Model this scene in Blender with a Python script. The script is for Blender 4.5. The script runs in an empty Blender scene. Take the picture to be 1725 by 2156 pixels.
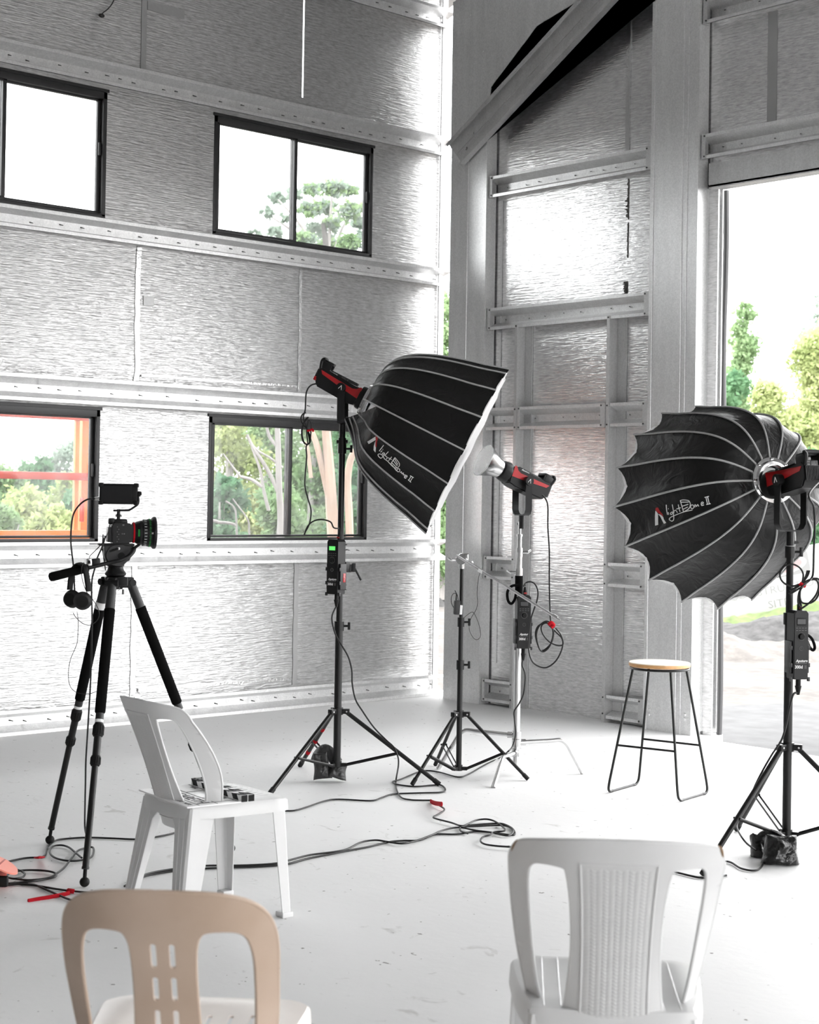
import bpy, bmesh, math, random
from mathutils import Vector, Matrix, noise
from mathutils.geometry import delaunay_2d_cdt
V = Vector
RN = random.Random(11)
SC = bpy.context.scene
COL = SC.collection
PI = math.pi

# ------------------------------------------------------------------ the viewpoint
FPX, PPX, PPY, EYE = 3408.0, 862.5, 1000.0, V((0, 0, 1.5))
def _axes():
    a = V(((4606 - PPX) / FPX, (1109 - PPY) / FPX, 1)).normalized()
    b = V(((-2240 - PPX) / FPX, (998 - PPY) / FPX, 1)).normalized()
    s = (a + b).normalized(); d = (a - b).normalized()
    a2 = (s + d) / math.sqrt(2); b2 = (s - d) / math.sqrt(2)
    X = -b2; Y = a2; Z = X.cross(Y)
    return X, Y, Z                       # world axes seen from the lens (x right, y down, z away)
AX, AY, AZ = _axes()
CAMX = V((AX.x, AY.x, AZ.x)); CAMY = V((AX.y, AY.y, AZ.y)); CAMZ = V((AX.z, AY.z, AZ.z))
def c2w(x, y, z): return CAMX * x + CAMY * y + CAMZ * z
def ray(x, y): return c2w((x - PPX) / FPX, (y - PPY) / FPX, 1.0)
def P(x, y, d): return EYE + ray(x, y) * d
def FL(x, y, z=0.0):
    r = ray(x, y); return EYE + r * ((z - EYE.z) / r.z)
def PX(x, y, X):
    r = ray(x, y); return EYE + r * (X / r.x)
def PY(x, y, Y):
    r = ray(x, y); return EYE + r * (Y / r.y)
def DEP(p): return (V(p) - EYE).dot(CAMZ)

cam = bpy.data.cameras.new('camera'); co = bpy.data.objects.new('camera', cam); COL.objects.link(co)
cam.sensor_fit = 'VERTICAL'; cam.sensor_height = 36.0; cam.sensor_width = 36.0 * 1725 / 2156
cam.lens = 36.0 * FPX / 2156
cam.shift_y = -(1078 - PPY) / 2156.0
cam.clip_start = 0.05; cam.clip_end = 500
mw = Matrix.Identity(4)
for i in range(3):
    mw[i][0] = CAMX[i]; mw[i][1] = -CAMY[i]; mw[i][2] = -CAMZ[i]; mw[i][3] = EYE[i]
co.matrix_world = mw
cam.dof.use_dof = True; cam.dof.focus_distance = 8.0; cam.dof.aperture_fstop = 6.3
SC.camera = co

# ------------------------------------------------------------------ object helpers
ORG = {}
def tag(o, label=None, cat=None, group=None, kind=None):
    if label: o['label'] = label
    if cat: o['category'] = cat
    if group: o['group'] = group
    if kind: o['kind'] = kind
    return o
def thing(name, label, cat, loc, group=None):
    o = bpy.data.objects.new(name, None); COL.objects.link(o)
    o.empty_display_size = 0.1
    o.location = loc; ORG[o.name] = V(loc)
    return tag(o, label, cat, group)
def obj(name, bm, mats, parent=None, angle=38, smooth=True, label=None, recalc=True):
    """links bm (given in world coordinates) as ONE mesh object"""
    if bm.verts:
        lo = V((min(v.co.x for v in bm.verts), min(v.co.y for v in bm.verts), min(v.co.z for v in bm.verts)))
        hi = V((max(v.co.x for v in bm.verts), max(v.co.y for v in bm.verts), max(v.co.z for v in bm.verts)))
    else: lo = hi = V((0, 0, 0))
    base = V(((lo.x + hi.x) / 2, (lo.y + hi.y) / 2, lo.z))
    if parent is not None: base = ORG[parent.name]
    bm.transform(Matrix.Translation(-base))
    if recalc: bmesh.ops.recalc_face_normals(bm, faces=bm.faces)
    me = bpy.data.meshes.new(name); bm.to_mesh(me); bm.free()
    if not isinstance(mats, (list, tuple)): mats = [mats]
    for m in mats: me.materials.append(m)
    if smooth:
        for p in me.polygons: p.use_smooth = True
        me.set_sharp_from_angle(angle=math.radians(angle))
    o = bpy.data.objects.new(name, me); COL.objects.link(o)
    if parent is not None:
        o.parent = parent; o.location = (0, 0, 0)
    else: o.location = base
    ORG[o.name] = base
    if label: o['label'] = label
    return o
def solo(name, bm, mats, label, cat, group=None, **k):
    return tag(obj(name, bm, mats, **k), label, cat, group)
def struct(name, bm, mats, **k):
    o = obj(name, bm, mats, **k); o['kind'] = 'structure'; return o
def copy_tree(o, delta, parent=None):
    c = o.copy(); COL.objects.link(c)
    if parent is not None: c.parent = parent
    for ch in list(o.children): copy_tree(ch, None, c)
    return c

# ------------------------------------------------------------------ shape helpers
def NB(): return bmesh.new()
def frame(o, x, y=None, z=None):
    """matrix with the given origin and axes; two of x, y, z are enough"""
    if z is None: x = V(x).normalized(); y = V(y); z = x.cross(y).normalized(); y = z.cross(x)
    elif y is None: z = V(z).normalized(); x = V(x); y = z.cross(x).normalized(); x = y.cross(z)
    else: x, y, z = V(x).normalized(), V(y).normalized(), V(z).normalized()
    m = Matrix.Identity(4)
    for i in range(3): m[i][0] = x[i]; m[i][1] = y[i]; m[i][2] = z[i]; m[i][3] = o[i]
    return m
def yawm(o, deg, s=1.0):
    return Matrix.Translation(V(o)) @ Matrix.Rotation(math.radians(deg), 4, 'Z') @ Matrix.Scale(s, 4)
def box(bm, c, s, M=None, bev=0.0, mi=0):
    r = bmesh.ops.create_cube(bm, size=1.0)
    vs = r['verts']
    for v in vs: v.co = V((v.co.x * s[0], v.co.y * s[1], v.co.z * s[2])) + V(c)
    fs = list({f for v in vs for f in v.link_faces})
    if bev > 0:
        es = list({e for v in vs for e in v.link_edges})
        rb = bmesh.ops.bevel(bm, geom=es, offset=bev, segments=2, affect='EDGES', profile=0.6)
        vs = list({v for f in rb['faces'] for v in f.verts} | {v for v in vs if v.is_valid})
        fs = list({f for v in vs for f in v.link_faces})
    if M is not None:
        for v in vs: v.co = M @ v.co
    if mi:
        for f in fs: f.material_index = mi
    return fs
def tube(bm, pts, r, n=8, cap=True, mi=0, closed=False, flat=None):
    pts = [V(p) for p in pts]
    q = [pts[0]]
    for p in pts[1:]:
        if (p - q[-1]).length > 1e-6: q.append(p)
    pts = q
    N = len(pts)
    rr = r if isinstance(r, (list, tuple)) else [r] * N
    if len(rr) != N: rr = [rr[min(len(rr) - 1, int(i * len(rr) / N))] for i in range(N)]
    T = []
    for i in range(N):
        if closed: t = pts[(i + 1) % N] - pts[i - 1]
        elif i == 0: t = pts[1] - pts[0]
        elif i == N - 1: t = pts[-1] - pts[-2]
        else: t = (pts[i + 1] - pts[i]).normalized() + (pts[i] - pts[i - 1]).normalized()
        if t.length < 1e-9: t = pts[i] - pts[i - 1]
        T.append(t.normalized())
    up = V((0, 0, 1)) if abs(T[0].z) < 0.9 else V((1, 0, 0))
    nrm = (up - T[0] * up.dot(T[0])).normalized()
    rings = []
    for i in range(N):
        if i: nrm = nrm - T[i] * nrm.dot(T[i]); nrm.normalize()
        b = T[i].cross(nrm)
        ring = []
        for k in range(n):
            a = 2 * PI * k / n
            ring.append(bm.verts.new(pts[i] + (nrm * math.cos(a) + b * math.sin(a) * (flat or 1)) * rr[i]))
        rings.append(ring)
    M_ = N if closed else N - 1
    for i in range(M_):
        A, B = rings[i], rings[(i + 1) % N]
        for k in range(n):
            f = bm.faces.new((A[k], A[(k + 1) % n], B[(k + 1) % n], B[k])); f.material_index = mi
    if cap and not closed:
        for ring in (rings[0][::-1], rings[-1]):
            f = bm.faces.new(ring); f.material_index = mi
def cyl(bm, a, b, r, n=16, r2=None, mi=0):
    a, b = V(a), V(b)
    tube(bm, [a, b], [r, r if r2 is None else r2], n, mi=mi)
def lathe(bm, prof, M, n=24, mi=0, close=True):
    rings = []
    for (r, h) in prof:
        ring = [bm.verts.new(M @ V((r * math.cos(2 * PI * k / n), r * math.sin(2 * PI * k / n), h))) for k in range(n)]
        rings.append(ring)
    for A, B in zip(rings, rings[1:]):
        for k in range(n):
            f = bm.faces.new((A[k], A[(k + 1) % n], B[(k + 1) % n], B[k])); f.material_index = mi
    if close:
        for ring in (rings[0][::-1], rings[-1]):
            f = bm.faces.new(ring); f.material_index = mi
def prism(bm, poly, h, M, mi=0, z0=0.0):
    a = [bm.verts.new(M @ V((p[0], p[1], z0))) for p in poly]
    b = [bm.verts.new(M @ V((p[0], p[1], z0 + h))) for p in poly]
    fs = [bm.faces.new(a[::-1]), bm.faces.new(b)]
    n = len(poly)
    for i in range(n): fs.append(bm.faces.new((a[i], a[(i + 1) % n], b[(i + 1) % n], b[i])))
    for f in fs: f.material_index = mi
    bmesh.ops.triangulate(bm, faces=fs[:2])
def sphere(bm, c, r, M=None, n=12, s=(1, 1, 1)):
    res = bmesh.ops.create_uvsphere(bm, u_segments=n, v_segments=max(6, n * 2 // 3), radius=r)
    for v in res['verts']:
        v.co = V((v.co.x * s[0], v.co.y * s[1], v.co.z * s[2]))
        if M is not None: v.co = M.to_3x3() @ v.co
        v.co += V(c)
def crom(pts, k=6, closed=False):
    pts = [V(p) for p in pts]; N = len(pts); out = []
    if N < 3: return pts
    rng = range(N) if closed else range(N - 1)
    for i in rng:
        if closed: p0, p1, p2, p3 = pts[i - 1], pts[i], pts[(i + 1) % N], pts[(i + 2) % N]
        else: p0, p1, p2, p3 = pts[max(i - 1, 0)], pts[i], pts[i + 1], pts[min(i + 2, N - 1)]
        for j in range(k):
            t = j / k
            out.append(0.5 * ((2 * p1) + (p2 - p0) * t + (2 * p0 - 5 * p1 + 4 * p2 - p3) * t * t + (3 * p1 - p0 - 3 * p2 + p3) * t ** 3))
    if not closed: out.append(pts[-1])
    return out
def inside(p, poly):
    c = False; n = len(poly); x, y = p
    for i in range(n):
        x1, y1 = poly[i]; x2, y2 = poly[i - 1]
        if (y1 > y) != (y2 > y) and x < (x2 - x1) * (y - y1) / (y2 - y1) + x1: c = not c
    return c
def rrect(x0, y0, x1, y1, r, k=5):
    out = []
    for cx, cy, a0 in ((x1 - r, y1 - r, 0), (x0 + r, y1 - r, 90), (x0 + r, y0 + r, 180), (x1 - r, y0 + r, 270)):
        for j in range(k + 1):
            a = math.radians(a0 + 90 * j / k); out.append((cx + r * math.cos(a), cy + r * math.sin(a)))
    return out
def smooth2(pts, k=5): return [(p.x, p.y) for p in crom([V((a, b, 0)) for a, b in pts], k, True)]
def dens(poly, d):
    out = []
    for i in range(len(poly)):
        a, b = poly[i], poly[(i + 1) % len(poly)]
        L = math.hypot(b[0] - a[0], b[1] - a[1]); n = max(1, int(L / d))
        for j in range(n): out.append((a[0] + (b[0] - a[0]) * j / n, a[1] + (b[1] - a[1]) * j / n))
    return out
def sheet(bm, outline, holes, fn, thick, grid=0.03, rim=0.0, mi=0):
    """a curved plate: 2-D outline with holes, mapped to space by fn(u, v, side)"""
    outline = dens(outline, grid); holes = [dens(h, grid) for h in holes]
    pts = []; edges = []
    for loop in [outline] + holes:
        o = len(pts); pts += [V(p) for p in loop]
        edges += [(o + i, o + (i + 1) % len(loop)) for i in range(len(loop))]
    x0 = min(p[0] for p in outline); x1 = max(p[0] for p in outline)
    y0 = min(p[1] for p in outline); y1 = max(p[1] for p in outline)
    x = x0 + grid / 2
    while x < x1:
        y = y0 + grid / 2
        while y < y1:
            if inside((x, y), outline) and not any(inside((x, y), h) for h in holes): pts.append(V((x, y)))
            y += grid
        x += grid
    vs, es, fs, *_ = delaunay_2d_cdt(pts, edges, [], 0, 1e-6)
    keep = []
    for f in fs:
        c = (sum(vs[i][0] for i in f) / len(f), sum(vs[i][1] for i in f) / len(f))
        if inside(c, outline) and not any(inside(c, h) for h in holes): keep.append(f)
    used = sorted({i for f in keep for i in f})
    top = {i: bm.verts.new(fn(vs[i][0], vs[i][1], thick / 2)) for i in used}
    bot = {i: bm.verts.new(fn(vs[i][0], vs[i][1], -thick / 2)) for i in used}
    cnt = {}
    for f in keep:
        bm.faces.new([top[i] for i in f]).material_index = mi
        bm.faces.new([bot[i] for i in reversed(f)]).material_index = mi
        for a, b in zip(f, list(f[1:]) + [f[0]]):
            cnt[(a, b)] = cnt.get((a, b), 0) + 1
    for (a, b) in cnt:
        if (b, a) not in cnt:
            bm.faces.new((top[b], top[a], bot[a], bot[b])).material_index = mi
    if rim:
        for loop in [outline] + holes:
            tube(bm, [fn(p[0], p[1], 0) for p in loop], rim, 8, closed=True, mi=mi)
def text_bm(s, size, M, depth=0.0006, align='LEFT', shear=0.0, xs=1.0, bold=0.0):
    cu = bpy.data.curves.new('lettering', 'FONT'); cu.body = s; cu.size = size; cu.extrude = depth / 2
    cu.align_x = align; cu.align_y = 'BOTTOM_BASELINE'; cu.resolution_u = 2; cu.shear = shear; cu.offset = bold
    o = bpy.data.objects.new('lettering', cu); COL.objects.link(o)
    dg = bpy.context.evaluated_depsgraph_get()
    me = bpy.data.meshes.new_from_object(o.evaluated_get(dg))
    bm = NB(); bm.from_mesh(me)
    bpy.data.objects.remove(o); bpy.data.curves.remove(cu); bpy.data.meshes.remove(me)
    for v in bm.verts: v.co = M @ V((v.co.x * xs, v.co.y, v.co.z))
    return bm

# ------------------------------------------------------------------ materials
def _nt(name):
    m = bpy.data.materials.new(name); m.use_nodes = True
    nt = m.node_tree
    return m, nt, nt.nodes['Principled BSDF'], nt.nodes, nt.links
def srgb(r, g, b):
    f = lambda c: (c / 255 / 12.92) if c / 255 <= 0.04045 else ((c / 255 + 0.055) / 1.055) ** 2.4
    return (f(r), f(g), f(b), 1)
def mat(name, col, rough=0.5, metal=0.0, spec=0.5, var=0.0, vscale=20.0, bump=0.0, bscale=200.0, stretch=(1, 1, 1), coat=0.0, sheen=0.0, dist=0.004):
    m, nt, b, N, L = _nt(name)
    if len(col) == 3: col = (*col, 1)
    b.inputs['Base Color'].default_value = col
    b.inputs['Roughness'].default_value = rough; b.inputs['Metallic'].default_value = metal
    b.inputs['Specular IOR Level'].default_value = spec
    b.inputs['Coat Weight'].default_value = coat
    b.inputs['Sheen Weight'].default_value = sheen
    if var or bump:
        tc = N.new('ShaderNodeTexCoord'); mp = N.new('ShaderNodeMapping'); mp.inputs['Scale'].default_value = stretch
        L.new(tc.outputs['Object'], mp.inputs['Vector'])
    if var:
        n1 = N.new('ShaderNodeTexNoise'); n1.inputs['Scale'].default_value = vscale; n1.inputs['Detail'].default_value = 4
        L.new(mp.outputs['Vector'], n1.inputs['Vector'])
        cr = N.new('ShaderNodeValToRGB')
        cr.color_ramp.elements[0].position = 0.3; cr.color_ramp.elements[1].position = 0.7
        cr.color_ramp.elements[0].color = tuple(c * (1 - var) for c in col[:3]) + (1,)
        cr.color_ramp.elements[1].color = tuple(min(1, c * (1 + var * 0.6)) for c in col[:3]) + (1,)
        L.new(n1.outputs['Fac'], cr.inputs['Fac']); L.new(cr.outputs['Color'], b.inputs['Base Color'])
    if bump:
        n2 = N.new('ShaderNodeTexNoise'); n2.inputs['Scale'].default_value = bscale; n2.inputs['Detail'].default_value = 3
        L.new(mp.outputs['Vector'], n2.inputs['Vector'])
        bp = N.new('ShaderNodeBump'); bp.inputs['Strength'].default_value = bump; bp.inputs['Distance'].default_value = dist
        L.new(n2.outputs['Fac'], bp.inputs['Height']); L.new(bp.outputs['Normal'], b.inputs['Normal'])
    return m
M = {}
M['black'] = mat('black_plastic', (0.0055, 0.0055, 0.006), 0.42, spec=0.3, bump=0.05, bscale=600)
M['blackmetal'] = mat('black_painted_metal', (0.005, 0.005, 0.005), 0.36, spec=0.35, var=0.2, vscale=60)
M['darkgrey'] = mat('dark_grey_metal', (0.024, 0.024, 0.025), 0.45, 0.2, var=0.15, vscale=60)
M['foam'] = mat('black_foam', (0.004, 0.004, 0.004), 0.95, spec=0.1, bump=0.3, bscale=500, dist=0.002)
M['rubber'] = mat('black_rubber', (0.006, 0.006, 0.006), 0.6, spec=0.25)
M['cable'] = mat('cable_rubber', (0.006, 0.006, 0.006), 0.45, spec=0.35)
M['chrome'] = mat('chrome', (0.62, 0.62, 0.62), 0.12, 1.0, var=0.08, vscale=40)
M['satin'] = mat('satin_steel', (0.66, 0.66, 0.66), 0.26, 1.0, var=0.08, vscale=40)
M['red'] = mat('red_paint', (0.42, 0.006, 0.010), 0.35, var=0.1, vscale=60)
M['redtie'] = mat('red_velcro', (0.45, 0.006, 0.015), 0.8, spec=0.2, var=0.12, vscale=90)
M['whiteink'] = mat('white_ink', (0.78, 0.78, 0.78), 0.7, spec=0.2)
M['greyink'] = mat('grey_ink', (0.14, 0.14, 0.14), 0.7, spec=0.2)
M['tapewhite'] = mat('white_tape', (0.82, 0.82, 0.82), 0.6, var=0.06, vscale=50)
M['ribtape'] = mat('grey_rib_tape', (0.42, 0.42, 0.42), 0.55, spec=0.3, var=0.12, vscale=80)
M['screen'] = mat('dark_screen', (0.008, 0.008, 0.009), 0.35, spec=0.4, bump=0.12, bscale=900)
M['lcdoff'] = mat('grey_lcd', (0.025, 0.025, 0.027), 0.3, spec=0.5)
M['yellow'] = mat('yellow_sticker', (0.65, 0.42, 0.03), 0.5)
M['gold'] = mat('brass', (0.7, 0.45, 0.12), 0.3, 1.0)
M['fabin'] = mat('white_lining', (0.86, 0.86, 0.86), 0.6, sheen=0.2, var=0.05, vscale=20)
M['diffuser'] = mat('diffusion_cloth', (0.92, 0.92, 0.92), 0.8, spec=0.2, bump=0.1, bscale=400)
def diffusion():
    m, nt, b, N, L = _nt('diffusion_cloth')
    b.inputs['Base Color'].default_value = (0.8, 0.8, 0.8, 1); b.inputs['Roughness'].default_value = 0.8
    tr = N.new('ShaderNodeBsdfTranslucent'); tr.inputs['Color'].default_value = (0.85, 0.85, 0.85, 1)
    mx = N.new('ShaderNodeMixShader'); mx.inputs['Fac'].default_value = 0.5
    L.new(b.outputs['BSDF'], mx.inputs[1]); L.new(tr.outputs['BSDF'], mx.inputs[2]); L.new(mx.outputs['Shader'], N['Material Output'].inputs['Surface'])
    return m
M['diffuser'] = diffusion()
def fabric():
    m, nt, b, N, L = _nt('black_softbox_nylon')
    b.inputs['Base Color'].default_value = (0.0035, 0.0035, 0.0035, 1); b.inputs['Roughness'].default_value = 0.44
    b.inputs['Specular IOR Level'].default_value = 0.32
    tc = N.new('ShaderNodeTexCoord'); mp = N.new('ShaderNodeMapping'); mp.inputs['Scale'].default_value = (1, 1, 1)
    n2 = N.new('ShaderNodeTexNoise'); n2.inputs['Scale'].default_value = 11; n2.inputs['Detail'].default_value = 5; n2.inputs['Distortion'].default_value = 1.2
    bp = N.new('ShaderNodeBump'); bp.inputs['Strength'].default_value = 0.5; bp.inputs['Distance'].default_value = 0.02
    L.new(tc.outputs['Object'], mp.inputs['Vector']); L.new(mp.outputs['Vector'], n2.inputs['Vector'])
    L.new(n2.outputs['Fac'], bp.inputs['Height']); L.new(bp.outputs['Normal'], b.inputs['Normal'])
    return m
M['nylon'] = fabric()
M['bagplastic'] = mat('grey_sandbag_vinyl', (0.03, 0.03, 0.03), 0.42, spec=0.5, bump=0.5, bscale=26, dist=0.02)
M['bagblack'] = mat('black_sandbag_vinyl', (0.005, 0.005, 0.005), 0.3, spec=0.5, bump=0.6, bscale=24, dist=0.02)
M['plasticw'] = mat('white_chair_plastic', (0.68, 0.68, 0.68), 0.34, spec=0.5, var=0.03, vscale=9, bump=0.03, bscale=500)
M['wood'] = mat('plywood_top_sheen', (0.93, 0.85, 0.73), 0.34, var=0.05, vscale=5, stretch=(1, 14, 14))  # stool top whitened: the sheen on it is put into the colour
M['woodedge'] = mat('plywood_edge', (0.62, 0.34, 0.14), 0.5, var=0.25, vscale=60, stretch=(1, 1, 8))
M['orange'] = mat('orange_paint', (0.72, 0.17, 0.012), 0.42, var=0.12, vscale=4)
M['orangered'] = mat('red_orange_paint', (0.45, 0.03, 0.008), 0.42, var=0.18, vscale=6)
M['frame'] = mat('charcoal_window_frame', (0.03, 0.03, 0.031), 0.42, 0.2, var=0.1, vscale=30)
M['board'] = mat('white_slate_board', (0.85, 0.85, 0.85), 0.3)
M['ply'] = mat('clapper_ply', (0.5, 0.36, 0.2), 0.6)
def lcd():
    m, nt, b, N, L = _nt('green_lcd')
    b.inputs['Base Color'].default_value = (0.05, 0.3, 0.06, 1)
    b.inputs['Emission Color'].default_value = (0.10, 0.52, 0.11, 1); b.inputs['Emission Strength'].default_value = 0.5
    b.inputs['Roughness'].default_value = 0.3
    return m
M['lcd'] = lcd()
def beige():
    m, nt, b, N, L = _nt('aged_beige_plastic')
    tc = N.new('ShaderNodeTexCoord')
    n = N.new('ShaderNodeTexNoise'); n.inputs['Scale'].default_value = 5; n.inputs['Detail'].default_value = 6
    cr = N.new('ShaderNodeValToRGB'); cr.color_ramp.elements[0].position = 0.32; cr.color_ramp.elements[1].position = 0.68
    cr.color_ramp.elements[0].color = srgb(186, 163, 143); cr.color_ramp.elements[1].color = srgb(201, 180, 162)
    L.new(tc.outputs['Object'], n.inputs['Vector']); L.new(n.outputs['Fac'], cr.inputs['Fac'])
    L.new(cr.outputs['Color'], b.inputs['Base Color']); b.inputs['Roughness'].default_value = 0.45
    n2 = N.new('ShaderNodeTexNoise'); n2.inputs['Scale'].default_value = 350
    bp = N.new('ShaderNodeBump'); bp.inputs['Strength'].default_value = 0.08; bp.inputs['Distance'].default_value = 0.002
    L.new(tc.outputs['Object'], n2.inputs['Vector']); L.new(n2.outputs['Fac'], bp.inputs['Height']); L.new(bp.outputs['Normal'], b.inputs['Normal'])
    return m
M['beige'] = beige()
M['beigeseat'] = mat('lit_beige_plastic', srgb(242, 234, 228)[:3], 0.28, spec=0.6, var=0.05, vscale=9)  # beige seat made paler: door light and gloss are put into the colour
def foil(name, rough, col=0.86, metal=0.85, bs=0.5):
    """silver insulation foil: fine level creases with scattered bright scuffs"""
    m, nt, b, N, L = _nt(name)
    tc = N.new('ShaderNodeTexCoord')
    def tex(scale, sx, detail=4, rough_=0.6, dist=0.0):
        mp = N.new('ShaderNodeMapping'); mp.inputs['Scale'].default_value = sx
        n = N.new('ShaderNodeTexNoise'); n.inputs['Scale'].default_value = scale; n.inputs['Detail'].default_value = detail
        n.inputs['Roughness'].default_value = rough_; n.inputs['Distortion'].default_value = dist
        L.new(tc.outputs['Object'], mp.inputs['Vector']); L.new(mp.outputs['Vector'], n.inputs['Vector'])
        return n.outputs['Fac']
    crease = tex(7, (1, 1, 13), 3, 0.6, 0.3)
    wave = tex(2.2, (1, 1, 1.6), 3)
    fine = tex(40, (1, 1, 2.5), 3)
    def math_(op, a, bb):
        n = N.new('ShaderNodeMath'); n.operation = op
        for i, x in enumerate((a, bb)):
            if isinstance(x, (int, float)): n.inputs[i].default_value = x
            else: L.new(x, n.inputs[i])
        return n.outputs[0]
    h = math_('ADD', math_('MULTIPLY', crease, 1.0), math_('MULTIPLY', fine, 0.22))
    h = math_('ADD', h, math_('MULTIPLY', wave, 1.2))
    bp = N.new('ShaderNodeBump'); bp.inputs['Strength'].default_value = bs; bp.inputs['Distance'].default_value = 0.010
    L.new(h, bp.inputs['Height']); L.new(bp.outputs['Normal'], b.inputs['Normal'])
    scuff = tex(16, (1, 1, 5), 8, 0.7)
    cr = N.new('ShaderNodeValToRGB'); cr.color_ramp.elements[0].position = 0.33; cr.color_ramp.elements[1].position = 0.62
    cr.color_ramp.elements[0].color = (col * 0.62,) * 3 + (1,); cr.color_ramp.elements[1].color = (col, col, col, 1)
    L.new(scuff, cr.inputs['Fac']); L.new(cr.outputs['Color'], b.inputs['Base Color'])
    b.inputs['Metallic'].default_value = metal; b.inputs['Roughness'].default_value = rough
    return m
M['foil'] = foil('silver_foil', 0.30, 0.64, 0.9, 0.6)
M['foilb'] = foil('silver_foil_end_wall', 0.23, 0.93, 0.86, 0.36)
M['foilroof'] = mat('dull_roof_lining', (0.52, 0.52, 0.52), 0.7, var=0.1, vscale=4)
M['tape'] = mat('foil_tape', (0.72, 0.72, 0.72), 0.22, 0.9, bump=0.35, bscale=60, dist=0.006)
M['tapegrey'] = mat('grey_foil_tape', (0.42, 0.42, 0.42), 0.4, 0.5, bump=0.2, bscale=60)
M['slot'] = mat('screw_tip', (0.06, 0.06, 0.06), 0.5, 0.5)
M['tear'] = mat('torn_dark_backing', (0.10, 0.098, 0.09), 0.9, var=0.5, vscale=60)
def galv(name, col, rough, metal=0.75):
    m, nt, b, N, L = _nt(name)
    tc = N.new('ShaderNodeTexCoord')
    vo = N.new('ShaderNodeTexVoronoi'); vo.inputs['Scale'].default_value = 120
    no = N.new('ShaderNodeTexNoise'); no.inputs['Scale'].default_value = 3; no.inputs['Detail'].default_value = 5
    mp = N.new('ShaderNodeMapping'); mp.inputs['Scale'].default_value = (6, 6, 0.7)
    L.new(tc.outputs['Object'], vo.inputs['Vector']); L.new(tc.outputs['Object'], mp.inputs['Vector']); L.new(mp.outputs['Vector'], no.inputs['Vector'])
    mx = N.new('ShaderNodeMix'); mx.data_type = 'FLOAT'; mx.inputs['Factor'].default_value = 0.55
    L.new(vo.outputs['Color'], mx.inputs['A']); L.new(no.outputs['Fac'], mx.inputs['B'])
    cr = N.new('ShaderNodeValToRGB'); cr.color_ramp.elements[0].position = 0.2; cr.color_ramp.elements[1].position = 0.8
    cr.color_ramp.elements[0].color = (col * 0.84,) * 3 + (1,); cr.color_ramp.elements[1].color = (col * 1.1,) * 3 + (1,)
    L.new(mx.outputs['Result'], cr.inputs['Fac']); L.new(cr.outputs['Color'], b.inputs['Base Color'])
    b.inputs['Metallic'].default_value = metal; b.inputs['Roughness'].default_value = rough
    return m
M['galv'] = galv('galvanised_steel', 0.80, 0.36, 0.72)
M['galvdull'] = galv('dull_galvanised_steel', 0.56, 0.5, 0.6)
def concrete():
    m, nt, b, N, L = _nt('pale_concrete')
    tc = N.new('ShaderNodeTexCoord')
    def tex(scale, detail, sx=(1, 1, 1), ds=0.0):
        mp = N.new('ShaderNodeMapping'); mp.inputs['Scale'].default_value = sx
        n = N.new('ShaderNodeTexNoise'); n.inputs['Scale'].default_value = scale; n.inputs['Detail'].default_value = detail; n.inputs['Distortion'].default_value = ds
        L.new(tc.outputs['Object'], mp.inputs['Vector']); L.new(mp.outputs['Vector'], n.inputs['Vector']); return n.outputs['Fac']
    a = N.new('ShaderNodeValToRGB'); a.color_ramp.elements[0].position = 0.3; a.color_ramp.elements[1].position = 0.75
    a.color_ramp.elements[0].color = (0.74, 0.74, 0.74, 1); a.color_ramp.elements[1].color = (0.80, 0.80, 0.80, 1)
    L.new(tex(1.1, 6), a.inputs['Fac'])
    s = N.new('ShaderNodeValToRGB'); s.color_ramp.elements[0].position = 0.655; s.color_ramp.elements[1].position = 0.74
    s.color_ramp.elements[0].color = (0, 0, 0, 1); s.color_ramp.elements[1].color = (0.5, 0.5, 0.5, 1)
    L.new(tex(7.0, 7, (1, 1.4, 1), 1.2), s.inputs['Fac'])
    mx = N.new('ShaderNodeMix'); mx.data_type = 'RGBA'; mx.inputs['B'].default_value = (0.40, 0.39, 0.37, 1)
    L.new(s.outputs['Color'], mx.inputs['Factor']); L.new(a.outputs['Color'], mx.inputs['A'])
    s2 = N.new('ShaderNodeValToRGB'); s2.color_ramp.elements[0].position = 0.735; s2.color_ramp.elements[1].position = 0.755
    s2.color_ramp.elements[0].color = (0, 0, 0, 1); s2.color_ramp.elements[1].color = (1, 1, 1, 1)
    L.new(tex(30.0, 2), s2.inputs['Fac'])
    mx2 = N.new('ShaderNodeMix'); mx2.data_type = 'RGBA'; mx2.inputs['B'].default_value = (0.22, 0.21, 0.2, 1)
    L.new(s2.outputs['Color'], mx2.inputs['Factor']); L.new(mx.outputs['Result'], mx2.inputs['A'])
    L.new(mx2.outputs['Result'], b.inputs['Base Color'])
    b.inputs['Roughness'].default_value = 0.55; b.inputs['Specular IOR Level'].default_value = 0.35
    bp = N.new('ShaderNodeBump'); bp.inputs['Strength'].default_value = 0.12; bp.inputs['Distance'].default_value = 0.01
    L.new(tex(24, 6), bp.inputs['Height']); L.new(bp.outputs['Normal'], b.inputs['Normal'])
    return m
M['concrete'] = concrete()
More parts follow.
